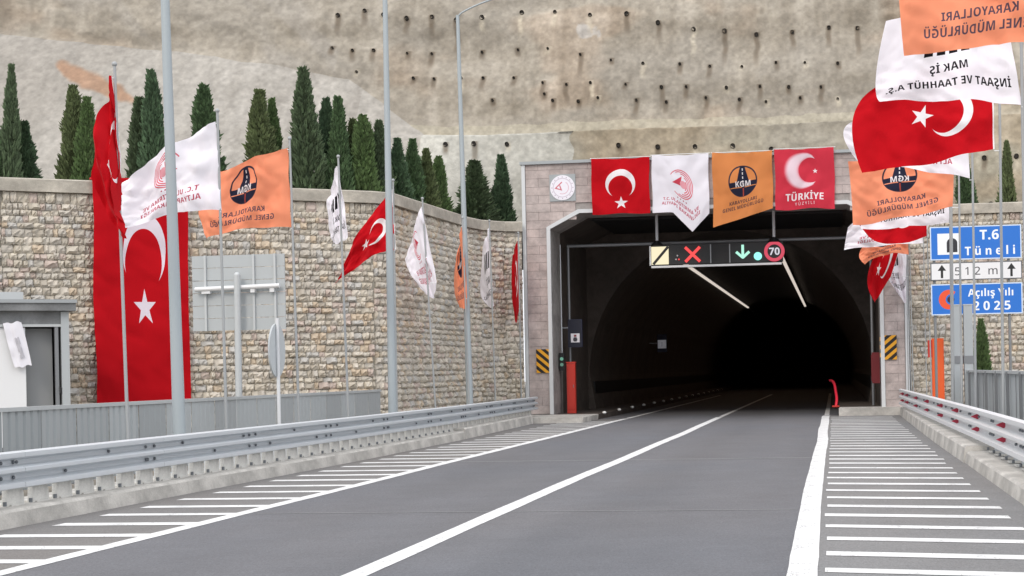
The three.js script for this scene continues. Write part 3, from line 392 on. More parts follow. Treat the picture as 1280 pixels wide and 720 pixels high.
/* ------------------------------------------------------------------ sheet metal fences */
function fence(label, a, b, hgt, seed) {
  const L = Math.hypot(b[0] - a[0], b[1] - a[1]), g = thing('sheet_fence', label, 'fence', [a[0], 0, a[1]], Math.atan2(-(b[1] - a[1]), b[0] - a[0])), r = rng(seed); const N = Math.round(L / 1.15), tones = [M.sheet, M.sheetPale, M.sheetMid];
  for (let k = 0; k < N; k++) { const x0 = k * L / N, w = L / N - 0.035, n = Math.round(w / 0.22), pts = [], rib = k < 16 ? 0.032 : 0.007; for (let q = 0; q < n; q++) { const u = x0 + q * w / n, s = w / n; pts.push([u, 0], [u + s * 0.55, 0], [u + s * 0.65, rib], [u + s * 0.9, rib]); } pts.push([x0 + w, 0]);
    const shp = [...pts, ...pts.slice().reverse().map(([u, d]) => [u, d - 0.008])]; const ge = extrude(shp, hgt - 0.06 + (r() - 0.5) * 0.03); ge.rotateX(-Math.PI / 2); ge.translate(0, 0.03, 0); mesh('sheet_panel', ge, tones[Math.floor(r() * 3)], g);
    if (k % 2 === 0) mesh('post', box(0.07, hgt, 0.06, x0 - 0.018, hgt / 2, -0.07), M.steel, g); else mesh('seam_strip', box(0.05, hgt - 0.1, 0.012, x0 - 0.018, hgt / 2, -0.03), M.steel, g); }
  mesh('top_rail', box(L, 0.06, 0.1, L / 2, hgt - 0.01, -0.02), M.sheetCap, g); mesh('bottom_rail', box(L, 0.05, 0.06, L / 2, 0.15, -0.07), M.sheet, g); return g;
}
fence('low grey sheet metal fence below the stone wall and booth', [-12, -8], [-12, -41.4], 1.25, 3);
fence('low grey sheet metal fence beside the twin steel columns', [3.5, -10], [3.5, -43.2], 1.46, 4);

/* ------------------------------------------------------------------ cypress trees */
function cypress(seed, h, rad, taper) { // trunk height and crown for a unit tree of the given size
  const r = rng(seed), pos = [], col = [], N = 3200; const prof = t => rad * Math.pow(1 - t, taper) * (0.72 + 0.28 * smooth(0, 0.14, t)) * (t > 0.93 ? 0.8 : 1);
  const lobes = Array.from({ length: 26 }, () => [r() * 6.283, 0.05 + r() * 0.85, 0.75 + 0.5 * r()]);
  for (let k = 0; k < N; k++) { const t = Math.pow(r(), 0.8) * 0.98, a = r() * 6.283; let b = 0.68; for (const [la, lt, ls] of lobes) { let d = Math.abs(a - la); d = Math.min(d, 6.283 - d); if (d < 0.7 && Math.abs(t - lt) < 0.1) b = Math.max(b, ls * (1 - 0.4 * d)); }
    const R = prof(t) * b * (0.5 + 0.6 * Math.sqrt(r())), y0 = t * h, cx = Math.cos(a) * R, cz = Math.sin(a) * R; const len = (0.1 + 0.2 * r()) * (1 - 0.4 * t), wdt = 0.012 + 0.022 * r(), out = 0.35 + 0.55 * r();
    const dir = new THREE.Vector3(Math.cos(a) * out, 1, Math.sin(a) * out).add(new THREE.Vector3((r() - 0.5) * 0.5, 0, (r() - 0.5) * 0.5)).normalize(), side = new THREE.Vector3(r() - 0.5, (r() - 0.5) * 0.3, r() - 0.5).cross(dir).normalize(), up2 = dir.clone().cross(side); const tone = 0.55 + 0.9 * r();
    for (const s of [side, up2]) { const p = [[-1, 0.15], [1, 0.15], [1.2, 0.55], [0, 1], [-1.2, 0.55]].map(([q, l]) => [cx + s.x * q * wdt + dir.x * l * len, y0 + s.y * q * wdt + dir.y * l * len - 0.05, cz + s.z * q * wdt + dir.z * l * len]);
      for (const tr of [[0, 1, 2], [0, 2, 4], [2, 3, 4]]) for (const q of tr) { pos.push(...p[q]); col.push(0.115 * tone, 0.165 * tone, 0.088 * tone); } } }
  const g = new THREE.BufferGeometry(); g.setAttribute('position', new THREE.Float32BufferAttribute(pos, 3)); g.setAttribute('color', new THREE.Float32BufferAttribute(col, 3)); g.computeVertexNormals();
  // dense inner twigs so that the crown is closed in the middle
  const core = new THREE.LatheGeometry(Array.from({ length: 12 }, (_, i) => new THREE.Vector2(Math.max(0.003, prof(i / 11) * 0.5), i / 11 * h * 0.95)), 9).toNonIndexed(); const cp = core.attributes.position; for (let i = 0; i < cp.count; i++) { const f = 0.75 + 0.5 * noise(cp.getX(i) * 9 + 4, cp.getY(i) * 6 + cp.getZ(i) * 9); cp.setXYZ(i, cp.getX(i) * f, cp.getY(i), cp.getZ(i) * f); } core.deleteAttribute('uv'); core.computeVertexNormals(); const cc = new Float32Array(cp.count * 3); for (let i = 0; i < cp.count; i++) cc.set([0.07, 0.105, 0.056], i * 3); core.setAttribute('color', new THREE.BufferAttribute(cc, 3));
  return mergeGeometries([g, core]);
}
const crownMats = [[1, 1, 1], [1.3, 1.15, 0.95], [0.8, 0.95, 0.95], [1.1, 1.2, 0.85], [0.9, 1.05, 0.9]].map(c => std(C(...c), { vertexColors: true, roughness: 0.9 }));
const crowns = [0, 1, 2, 3, 4, 5, 6, 7].map(i => cypress(300 + i * 7, 3.2, 0.36, 0.55 + 0.45 * hash(i, 44)));
const trunkGeo = new THREE.CylinderGeometry(0.02, 0.055, 1.2, 7).translate(0, 0.5, 0);
const TREES = [[-22.04,-40.71,3.74,.26],[-21.98,-41.4,2.32,.37],[-22.51,-40.56,2.87,.35],[-20.88,-42.09,3.34,.29],[-20.38,-41.79,2.98,.29],[-19.34,-43.05,3.1,.32],[-18.76,-42.79,3.8,.31],[-17.79,-43.98,3.58,.41],[-16.3,-44.28,3.4,.39],[-16.1,-44.98,3.28,.3],[-15.11,-44.97,4.08,.4],[-14.81,-45.72,3.35,.28],[-14.29,-45.45,3.33,.33],[-14.12,-46.12,2.76,.31],[-13.65,-45.81,2.82,.31],[-13.42,-46.51,2.75,.29],[-13.01,-47.32,2.32,.32],[-13.04,-48.93,2.55,.35],[-12.78,-49.78,2.33,.31],[-12.77,-51.4,2.31,.29],[-12.4,-55.01,2.6,.51],[-11.59,-55.93,2.89,.37],[4.63,-56.7,2.3,.28],[6.07,-56.9,2.83,.28],[4.59,-51,2.9,.26,0.05]];
TREES.forEach(([x, z, h, rad, y = 6.45], i) => {
  let label = 'slim dark green cypress in the row above the long stone wall', grp = 'cypress trees above the long stone wall';
  const spots = [[3, 'slim dark green cypress on the terrace above the grey booth', 'cypress trees above the booth'], [5, 'slim cypress of the pair between the booth and the furled red flag', 'cypress pair beside the furled red flag'], [7, 'slim cypress of the pair behind the lamp post over the wall banner', 'cypress pair behind the lamp post'], [8, 'single cypress standing behind the top of the wide white flag', ''], [10, 'slim cypress of the pair above the orange flag with road emblem', 'cypress pair above the orange flag'], [11, 'tallest cypress, just beside the orange flag and its pole top', ''], [16, 'cypress in the crowded row behind the edge on white flag', 'crowded cypress row above the wall corner'], [20, 'cypress in the crowded row above the sloping coping', 'crowded cypress row above the sloping coping']];
  for (const [n, l, gr] of spots) if (i < n) { label = l; grp = gr || null; break; }
  if (i === 20) { label = 'broad cypress standing beside a slim one next to the portal corner'; grp = null; } if (i === 21) { label = 'slim pointed cypress right next to the portal corner'; grp = null; }
  if (i === 22 || i === 23) { label = 'slim green cypress above the short stone wall by the blue sign'; grp = 'cypress trees above the short stone wall'; } if (i === 24) { label = 'small dark cypress in front of the short stone wall behind the fence'; grp = null; }
  const g = thing('cypress_tree', label, 'tree', [x, y, z], i * 1.7, grp); mesh('trunk', trunkGeo, M.bark, g);
  const c = mesh('crown', crowns[(i * 3) % 8], crownMats[(i * 2) % 5], g); c.position.y = 0.05; const wd = 1.15 + 0.35 * hash(i, 71); c.scale.set(rad / 0.36 * wd, h / 3.2 * 1.02, rad / 0.36 * wd); g.rotation.z = (hash(i, 5) - 0.5) * 0.07; g.rotation.x = (hash(i, 6) - 0.5) * 0.05;
});

/* ------------------------------------------------------------------ lamp posts */
[[-10.35, -24.3, 0, 'tall grey street lamp post in front of the red wall banner'], [-10.35, -36.7, 0, 'tall grey street lamp post beside the red flag at the fence end'], [-10.53, -45.6, 0, 'tall slender street lamp post with its arm in view, near the portal']].forEach(([x, z, , label], i) => {
  const g = thing('street_lamp', label, 'street lamp', [x, 0, z]), H = 12.1, lean = [-0.16, 0.02, -0.14][i];
  mesh('pole', rod([0, 0.15, 0], [lean, H, 0], 0.105, 0.05, 14), M.mast, g); mesh('base_flange', rod([0, 0.1, 0], [0, 0.16, 0], 0.2, 0.2, 12), M.mast, g);
  const c = new THREE.CatmullRomCurve3([[lean, H - 0.04, 0], [lean + 0.1, H + 0.05, 0], [lean + 0.8, H + 0.34, 0], [lean + 2.0, H + 0.62, 0]].map(p => new THREE.Vector3(...p))); mesh('arm', new THREE.TubeGeometry(c, 14, 0.026, 8), M.mast, g);
  const hd = mesh('lamp_head', new THREE.SphereGeometry(0.2, 14, 8).scale(1.7, 0.35, 0.8), M.mast, g); hd.position.set(lean + 2.25, H + 0.66, 0); hd.rotation.z = 0.12; const ln = mesh('lens', new THREE.SphereGeometry(0.15, 12, 6).scale(1.6, 0.3, 0.8), M.white, hd); ln.position.y = -0.035; });

/* ------------------------------------------------------------------ flag prints */
function star(x, cx, cy, r, rot, sx = 1, sy = 1) { x.beginPath(); for (let k = 0; k < 10; k++) { const a = rot + k * Math.PI / 5, q = k % 2 ? r * 0.382 : r; const px = cx + sx * q * Math.cos(a), py = cy + sy * q * Math.sin(a); k ? x.lineTo(px, py) : x.moveTo(px, py); } x.closePath(); x.fill(); }
const RED = '#c40f1c';
const tTurk = canvasTex(768, 512, (x, w, h) => { x.fillStyle = RED; x.fillRect(0, 0, w, h); x.fillStyle = '#f4f2f4'; x.fillRect(0, 0, 9, h); x.beginPath(); x.arc(0.5 * h, h / 2, 0.25 * h, 0, 7); x.fill(); x.fillStyle = RED; x.beginPath(); x.arc(0.5625 * h, h / 2, 0.2 * h, 0, 7); x.fill(); x.fillStyle = '#f4f2f4'; star(x, 0.82 * h, h / 2, 0.125 * h, Math.PI); });
function ministryMark(x, cx, cy, r) { x.strokeStyle = '#dc6a78'; x.lineWidth = r * 0.07; for (let k = 0; k < 5; k++) { x.beginPath(); x.arc(cx, cy, r * (1 - k * 0.13), -2.6 + k * 0.5, 2.2 - k * 0.35); x.stroke(); } x.fillStyle = '#d0495a'; x.beginPath(); x.moveTo(cx - r * 0.75, cy + r * 0.15); x.lineTo(cx + r * 0.1, cy - r * 0.6); x.lineTo(cx - r * 0.05, cy + r * 0.15); x.closePath(); x.fill(); x.fillStyle = '#e9a4ae'; x.beginPath(); x.arc(cx + r * 0.2, cy, r * 0.28, 0, 7); x.fill(); x.fillStyle = '#b5475a'; for (let k = -1; k < 3; k++) { x.beginPath(); x.arc(cx + k * r * 0.24 - r * 0.1, cy + r * 1.18, r * 0.05, 0, 7); x.fill(); } }
const tMin = canvasTex(768, 512, (x, w, h) => { x.fillStyle = '#f6f3fa'; x.fillRect(0, 0, w, h); ministryMark(x, w / 2, 160, 118); x.fillStyle = '#b8475a'; x.textAlign = 'center'; x.font = 'bold 54px sans-serif'; x.fillText('T.C. ULAŞTIRMA VE', w / 2, 372); x.fillText('ALTYAPI BAKANLIĞI', w / 2, 436); });
function roadMark(x, cx, cy, r, ring) { x.fillStyle = ring; x.beginPath(); x.arc(cx, cy, r * 1.04, 0, 7); x.fill(); x.fillStyle = x.bg; x.beginPath(); x.arc(cx, cy, r * 0.94, 0, 7); x.fill(); x.fillStyle = '#28293c'; x.save(); x.beginPath(); x.arc(cx, cy, r, 0, 7); x.clip(); x.fillRect(cx - r, cy + r * 0.05, 2 * r, r); x.beginPath(); x.moveTo(cx - r * 0.16, cy - r); x.lineTo(cx + r * 0.16, cy - r); x.lineTo(cx + r * 0.46, cy + r * 0.12); x.lineTo(cx - r * 0.46, cy + r * 0.12); x.fill(); x.fillStyle = x.bg; x.lineWidth = r * 0.06; x.strokeStyle = x.bg; for (const s of [-1, 1]) { x.beginPath(); x.moveTo(cx + s * r * 0.1, cy + r * 0.4); x.lineTo(cx + s * r, cy + r * 0.75 - r * 0.35); x.stroke(); } x.fillStyle = '#e8e2e4'; for (let k = 0; k < 4; k++) x.fillRect(cx - r * 0.035, cy - r * 0.85 + k * r * 0.27, r * 0.07, r * 0.16); x.font = `bold ${Math.round(r * 0.52)}px sans-serif`; x.textAlign = 'center'; x.fillText('KGM', cx, cy + r * 0.36); x.fillStyle = '#b04a3c'; x.fillRect(cx - r * 0.04, cy + r * 0.45, r * 0.08, r * 0.55); x.restore(); }
const tHwy = canvasTex(768, 512, (x, w, h) => { x.bg = '#f69a76'; x.fillStyle = x.bg; x.fillRect(0, 0, w, h); roadMark(x, w / 2, 165, 128, '#3a3644'); x.fillStyle = '#5a4a58'; x.textAlign = 'center'; x.font = 'bold 56px sans-serif'; x.fillText('KARAYOLLARI', w / 2, 380); x.fillText('GENEL MÜDÜRLÜĞÜ', w / 2, 448); });
const tFirm = canvasTex(768, 512, (x, w, h) => { x.fillStyle = '#f6f3fa'; x.fillRect(0, 0, w, h); x.fillStyle = '#16151a'; for (let k = 0; k < 4; k++) { x.beginPath(); x.moveTo(250 + k * 70, 120); x.lineTo(295 + k * 70, 120); x.lineTo(310 + k * 70, 245); x.lineTo(262 + k * 70, 245); x.fill(); } x.textAlign = 'center'; x.font = 'bold 64px sans-serif'; x.fillText('MAK İŞ', w / 2, 345); x.font = 'bold 58px sans-serif'; x.fillText('İNŞAAT VE TAAHHÜT A.Ş.', w / 2, 430, 720); });
const cloth = t => new THREE.MeshPhysicalMaterial({ map: t, roughness: 0.92, side: THREE.DoubleSide, transmission: 0.22, thickness: 0, sheen: 0.1, specularIntensity: 0.2 });
const CL = { turk: cloth(tTurk), min: cloth(tMin), hwy: cloth(tHwy), firm: cloth(tFirm) };

/* ------------------------------------------------------------------ flags on poles: g = three columns (hoist, middle, fly) of three points [x, y] in metres */
const FLAGS = [
  { f: 'turk', z: -22.68, base: -10.50, top: [-10.61, 6.24], amp: 0.16, dz: 0.15, L: 'flagpole with a red flag furled limp along it before the wall banner', g: [[[-10.6, 6.19], [-10.54, 5.29], [-10.51, 4.39]], [[-10.69, 5.79], [-10.57, 4.86], [-10.46, 4.09]], [[-10.88, 4.66], [-10.63, 3.97], [-10.39, 3.76]]] },
  { f: 'min', z: -26.58, base: -10.50, top: [-10.56, 6.16], amp: 0.1, dz: 0.5, L: 'flagpole flying a wide white flag with pale red print by the red banner', g: [[[-10.55, 6.1], [-10.51, 5.33], [-10.48, 4.56]], [[-11.3, 5.61], [-11.31, 4.99], [-11.28, 4.49]], [[-12.07, 5.03], [-12.05, 4.57], [-12.01, 4.23]]] },
  { f: 'hwy', z: -30.39, base: -10.50, top: [-10.59, 6.22], amp: 0.1, dz: 0.3, L: 'flagpole flying an orange flag with round road emblem above the sign back', g: [[[-10.59, 6.16], [-10.57, 5.37], [-10.55, 4.6]], [[-11.41, 5.89], [-11.46, 5.18], [-11.52, 4.57]], [[-12.09, 5.66], [-12.31, 5.04], [-12.14, 4.37]]] },
  { f: 'firm', z: -33.65, base: -10.50, top: [-10.63, 6.29], amp: 0.12, dz: -1.3, L: 'flagpole with a narrow white flag with a black mark turned edge on', g: [[[-10.63, 6.22], [-10.48, 5.38], [-10.42, 4.65]], [[-10.97, 5.82], [-10.85, 5.28], [-10.78, 4.59]], [[-11.24, 5.41], [-11.24, 4.94], [-11.17, 4.65]]] },
  { f: 'turk', z: -37.48, base: -10.50, top: [-10.48, 6.21], amp: 0.1, dz: -0.6, L: 'flagpole flying a red crescent flag drooping across a street lamp post', g: [[[-10.47, 6.13], [-10.43, 5.38], [-10.41, 4.67]], [[-11.26, 5.3], [-11.15, 4.91], [-11.28, 4.42]], [[-11.94, 4.32], [-12.02, 4.11], [-12.17, 3.86]]] },
  { f: 'min', z: -41.39, base: -10.50, top: [-10.78, 6.19], amp: 0.09, dz: -0.8, L: 'flagpole with a drooping white flag with red print before the sloping coping', g: [[[-10.77, 6.11], [-10.59, 5.17], [-10.39, 4.1]], [[-11.08, 5.52], [-10.96, 4.83], [-10.61, 3.7]], [[-11.45, 4.8], [-11.32, 4.47], [-11.0, 3.99]]] },
  { f: 'hwy', z: -44.60, base: -10.35, top: [-10.45, 5.96], amp: 0.1, dz: -1.2, L: 'flagpole with a narrow orange flag hanging beside the slender lamp post', g: [[[-10.44, 5.87], [-10.37, 4.89], [-10.32, 3.81]], [[-10.66, 5.4], [-10.63, 4.59], [-10.54, 3.52]], [[-10.89, 4.86], [-10.98, 4.16], [-10.87, 3.69]]] },
  { f: 'firm', z: -48.86, base: -10.50, top: [-10.59, 6.27], amp: 0.1, dz: -1.2, L: 'flagpole with a narrow white flag hanging between the orange and red ones', g: [[[-10.57, 6.17], [-10.52, 5.05], [-10.47, 3.93]], [[-10.82, 5.85], [-10.76, 4.84], [-10.63, 3.68]], [[-11.06, 5.4], [-11.16, 4.38], [-10.99, 3.91]]] },
  { f: 'turk', z: -52.60, base: -10.43, top: [-10.42, 6.20], amp: 0.05, dz: -0.9, L: 'flagpole with a very narrow red flag against the portal edge', g: [[[-10.41, 6.09], [-10.41, 4.88], [-10.4, 3.81]], [[-10.59, 5.86], [-10.58, 4.78], [-10.58, 3.37]], [[-10.74, 5.62], [-10.81, 4.54], [-10.72, 3.5]]] },
  { f: 'hwy', z: -19.58, base: 2.75, top: [2.76, 7.01], amp: 0.1, dz: 0.3, L: 'flagpole flying the big orange flag highest above the guardrail with reflectors', g: [[[2.76, 6.97], [2.77, 6.21], [2.8, 5.49]], [[1.82, 6.84], [1.8, 6.09], [1.76, 5.38]], [[0.83, 6.72], [0.84, 5.96], [0.89, 5.27]]] },
  { f: 'firm', z: -24.03, base: 2.75, top: [2.77, 6.99], amp: 0.1, dz: 0.2, L: 'flagpole flying a white flag with bold black mirrored lettering', g: [[[2.58, 6.95], [2.68, 6.18], [2.8, 5.4]], [[1.75, 6.79], [1.74, 6.15], [1.78, 5.48]], [[0.85, 6.68], [0.69, 5.88], [0.74, 5.51]]] },
  { f: 'turk', z: -27.46, base: 2.75, top: [2.80, 6.76], amp: 0.1, dz: 0.3, L: 'flagpole flying a large red crescent flag under the black lettered white one', g: [[[2.72, 6.71], [2.73, 5.98], [2.73, 5.22]], [[1.65, 6.6], [1.64, 5.8], [1.62, 5.01]], [[0.82, 6.34], [0.39, 5.79], [0.52, 4.86]]] },
  { f: 'min', z: -32.73, base: 2.75, top: [2.79, 7.06], amp: 0.1, dz: 0.3, L: 'flagpole with a white flag mostly hidden behind the large red crescent flag', g: [[[2.73, 7.0], [2.74, 6.19], [2.76, 5.34]], [[1.64, 6.86], [1.63, 6.14], [1.7, 5.54]], [[0.65, 6.56], [0.27, 6.3], [0.65, 5.63]]] },
  { f: 'hwy', z: -36.25, base: 2.75, top: [2.79, 6.59], amp: 0.12, dz: 0.3, L: 'flagpole flying a creased orange flag below the large red crescent flag', g: [[[2.7, 6.52], [2.71, 5.9], [2.67, 5.14]], [[1.54, 6.28], [1.52, 5.57], [1.6, 4.91]], [[0.39, 6.18], [0.45, 5.5], [0.47, 4.77]]] },
  { f: 'firm', z: -38.96, base: 2.75, top: [2.80, 6.53], amp: 0.08, dz: 0.2, thick: 0.05, L: 'thick flagpole with a white flag strip showing under the creased orange flag', g: [[[2.73, 6.46], [2.77, 5.75], [2.79, 5.02]], [[1.74, 6.25], [1.77, 5.58], [1.75, 4.93]], [[0.79, 5.99], [0.72, 5.42], [0.69, 4.9]]] },
  { f: 'turk', z: -46.60, base: 2.71, top: [2.66, 6.90], amp: 0.08, dz: 0.2, L: 'flagpole with a thin red flag band between two white flags', g: [[[2.67, 6.81], [2.7, 6.07], [2.73, 5.34]], [[1.85, 6.6], [1.79, 5.91], [1.55, 5.12]], [[0.82, 6.12], [0.72, 5.82], [0.81, 5.64]]] },
  { f: 'min', z: -49.84, base: 2.75, top: [2.74, 6.83], amp: 0.08, dz: 0.1, L: 'flagpole with a white flag reaching in front of the tunnel mouth', g: [[[2.75, 6.73], [2.76, 6.07], [2.77, 5.36]], [[1.61, 6.59], [1.59, 5.93], [1.58, 5.32]], [[0.5, 5.89], [0.42, 5.52], [0.37, 5.21]]] },
  { f: 'hwy', z: -51.50, base: 2.44, top: [2.39, 6.46], amp: 0.1, dz: 0.1, L: 'flagpole with a small crumpled orange flag at the portal edge', g: [[[2.4, 6.36], [2.39, 5.73], [2.4, 5.14]], [[1.65, 6.0], [1.64, 5.49], [1.63, 5.14]], [[0.96, 5.43], [0.85, 5.13], [1.02, 4.87]]] },
  { f: 'turk', z: -52.60, base: 2.42, top: [2.39, 6.44], amp: 0.08, dz: 0.2, L: 'flagpole with a crumpled red flag hanging before the tunnel jamb', g: [[[2.4, 6.33], [2.21, 5.56], [1.88, 4.54]], [[1.67, 5.7], [1.53, 4.8], [1.43, 3.84]], [[1.48, 5.39], [1.11, 4.47], [1.35, 3.71]]] },
  { f: 'firm', z: -53.30, base: 2.35, top: [2.39, 6.11], amp: 0.06, dz: 0.3, L: 'flagpole with a limp white flag with dark marks on the portal leg', g: [[[2.4, 6.0], [2.41, 5.16], [2.38, 3.85]], [[2.0, 5.74], [2.01, 4.83], [2.27, 3.72]], [[1.65, 5.35], [1.59, 4.83], [1.94, 4.32]]] },
];
function clothGeo(g, z, amp, dz, seed, nu = 52, nv = 34) {
  const q = t => [2 * (t - 0.5) * (t - 1), -4 * t * (t - 1), 2 * t * (t - 0.5)], pos = [], uv = [], idx = [];
  for (let j = 0; j <= nv; j++) for (let i = 0; i <= nu; i++) { const u = i / nu, v = j / nv, a = q(u), b = q(v); let x = 0, y = 0; for (let m = 0; m < 3; m++) for (let n = 0; n < 3; n++) { x += a[m] * b[n] * g[m][n][0]; y += a[m] * b[n] * g[m][n][1]; }
    const k = smooth(0, 0.35, u); const ph = seed * 1.9; let dzv = dz * u + amp * k * (Math.sin(6.283 * (1.25 * u + 0.35 * v) + ph) + 0.45 * Math.sin(6.283 * (2.6 * u - 0.6 * v) + ph * 1.7) + 0.3 * (fbm(u * 5 + seed, v * 4, 3) - 0.5) * 2);
    const cr = fbm((u + v * 0.7) * 4 + seed * 3, (u - v) * 1.6 + seed, 3), cr2 = fbm(u * 7 + seed, v * 5 + u * 3, 2); dzv += (amp < 0.02 ? 0.15 : 1) * smooth(0, 0.08, u) * (0.16 * Math.abs(cr - 0.5) * 2 + 0.06 * Math.abs(cr2 - 0.5) * 2) + Math.min(0.03, amp) * Math.sin(v * 14 + seed) * (1 - u); y += 0.02 * k * Math.sin(u * 11 + seed); pos.push(x, y, z + dzv); uv.push(u, 1 - v); }
  const W = nu + 1; for (let j = 0; j < nv; j++) for (let i = 0; i < nu; i++) { const a = j * W + i; idx.push(a, a + 1, a + W + 1, a, a + W + 1, a + W); }
  const ge = new THREE.BufferGeometry(); ge.setAttribute('position', new THREE.Float32BufferAttribute(pos, 3)); ge.setAttribute('uv', new THREE.Float32BufferAttribute(uv, 2)); ge.setIndex(idx); ge.computeVertexNormals(); return ge;
}
FLAGS.forEach((F, i) => { const g = thing('flagpole', F.L, 'flagpole', [F.base, 0, F.z], 0, 'flagpoles along the road'); const r = F.thick || (F.z < -45 && F.base > 0 ? 0.02 : 0.027), lx = F.top[0] - F.base;
  mesh('pole', rod([0.035, -0.04, -0.01], [lx + 0.035, F.top[1] + 0.1, -0.01], r, r * 0.8, 10), M.pole, g); mesh('finial', new THREE.SphereGeometry(r * 1.5, 10, 8).translate(lx + 0.035, F.top[1] + 0.13, -0.01), M.pole, g);
  const rel = F.g.map(col => col.map(([x, y]) => [x - F.base, y])); mesh('flag', clothGeo(rel, 0, F.amp, F.dz, i + 1), CL[F.f], g);
  for (const k of [0, 2]) { const [x, y] = rel[0][k], t = lx * y / F.top[1]; mesh('tie', rod([t + 0.035, y - 0.03, -0.01], [x - 0.01, y - 0.03, 0.02], 0.008), M.white, g); } });

/* ------------------------------------------------------------------ banners */
const tTurkV = canvasTex(512, 512, (x, w, h) => { x.fillStyle = RED; x.fillRect(0, 0, w, h); x.fillStyle = '#f3eff2'; x.beginPath(); x.arc(256, 234, 133, 0, 7); x.fill(); x.fillStyle = RED; x.beginPath(); x.arc(256, 268, 106, 0, 7); x.fill(); x.fillStyle = '#f3eff2'; star(x, 256, 415, 62, -Math.PI / 2); });
const tMinV = canvasTex(512, 512, (x, w, h) => { x.fillStyle = '#f0edf5'; x.fillRect(0, 0, w, h); ministryMark(x, 262, 225, 105); x.fillStyle = '#bf4d62'; x.textAlign = 'center'; x.font = 'bold 36px sans-serif'; x.fillText('T.C. ULAŞTIRMA VE', 256, 400); x.fillText('ALTYAPI BAKANLIĞI', 256, 440); });
const tHwyV = canvasTex(512, 512, (x, w, h) => { x.bg = '#dd8d54'; x.fillStyle = x.bg; x.fillRect(0, 0, w, h); roadMark(x, 258, 222, 118, '#3a3644'); x.fillStyle = '#4a3a44'; x.textAlign = 'center'; x.font = 'bold 36px sans-serif'; x.fillText('KARAYOLLARI', 256, 392); x.fillText('GENEL MÜDÜRLÜĞÜ', 256, 432); });
const tTr = canvasTex(512, 512, (x, w, h) => { x.fillStyle = '#d23a4c'; x.fillRect(0, 0, w, h); for (let k = 0; k < 8; k++) { const t = k / 8; x.fillStyle = `rgba(240,222,232,${0.16 + 0.05 * k})`; x.beginPath(); x.arc(240 - 6 + k * 3, 185, 160 - k * 3, 0.9 + t * 0.3, 5.4 - t * 0.3); x.arc(275 + k * 5, 185, 118 - k * 1.5, 5.3 - t * 0.2, 1.0 + t * 0.2, true); x.fill(); } x.fillStyle = '#d23a4c'; x.beginPath(); x.arc(322, 190, 92, 0, 7); x.fill(); x.fillStyle = '#f6eef2'; star(x, 345, 192, 24, -Math.PI / 2); x.textAlign = 'center'; x.font = 'bold 82px sans-serif'; x.fillText('TÜRKİYE', 256, 436, 350); x.font = '34px sans-serif'; x.fillText('Y Ü Z Y I L I', 256, 478); });
function banner(name, label, x0, x1, y0, y1, z, tex, drop, seed) { // hung cloth with hanging folds; drop(u) lengthens the lower edge
  const g = thing(name, label, 'banner', [(x0 + x1) / 2, y1, z], 0, null), n = 30, m = 30, pos = [], uv = [], idx = [], w = x1 - x0; for (let j = 0; j <= m; j++) for (let i = 0; i <= n; i++) { const u = i / n, v = j / m, Hh = (y1 - y0) + drop(u); const sag = 0.03 * Math.sin(u * Math.PI) * (1 - v) + 0.05 * Math.abs(Math.sin(u * 9.4 + seed)) * (1 - v) * 0.4; const zz = 0.05 + 0.03 * Math.sin(u * 12 + seed + v * 3) * smooth(0, 0.4, v) + 0.025 * Math.sin(u * 5 - v * 7 + seed) + 0.22 * Math.abs(fbm((u + v * 0.6) * 3 + seed * 4, (v - u) * 1.5, 3) - 0.5); pos.push((u - 0.5) * w + 0.012 * Math.sin(v * 8 + seed), -v * Hh - sag, zz); uv.push(u, 1 - v); }
  const W = n + 1; for (let j = 0; j < m; j++) for (let i = 0; i < n; i++) { const a = j * W + i; idx.push(a, a + 1, a + W + 1, a, a + W + 1, a + W); } const ge = new THREE.BufferGeometry(); ge.setAttribute('position', new THREE.Float32BufferAttribute(pos, 3)); ge.setAttribute('uv', new THREE.Float32BufferAttribute(uv, 2)); ge.setIndex(idx); ge.computeVertexNormals();
  mesh('cloth', ge, cloth(tex), g); mesh('hanging_rope', rod([-w / 2 - 0.05, 0.0, 0.02], [w / 2 + 0.05, 0.0, 0.02], 0.012, 0.012, 6), M.white, g); return g; }
banner('hanging_banner', 'red banner with white crescent and star on the portal lintel', -8.05, -6.07, 6.97, 8.88, -53.88, tTurkV, u => 0.02 * Math.sin(u * 9), 1);
banner('hanging_banner', 'white banner with pale red print on the portal lintel, pointed lower corner', -5.98, -4.06, 6.96, 8.92, -53.88, tMinV, u => 0.68 * Math.max(0, 1 - Math.abs(u - 0.7) / 0.34), 2);
banner('hanging_banner', 'orange banner with round road emblem on the portal lintel, slanted lower edge', -3.93, -1.92, 6.95, 8.92, -53.88, tHwyV, u => 0.58 * (1 - u) - 0.03, 3);
banner('hanging_banner', 'crimson banner with pale swirled crescent and lettering on the portal lintel', -1.84, 0.13, 6.92, 8.96, -53.88, tTr, u => 0.03 * Math.sin(u * 8), 4);
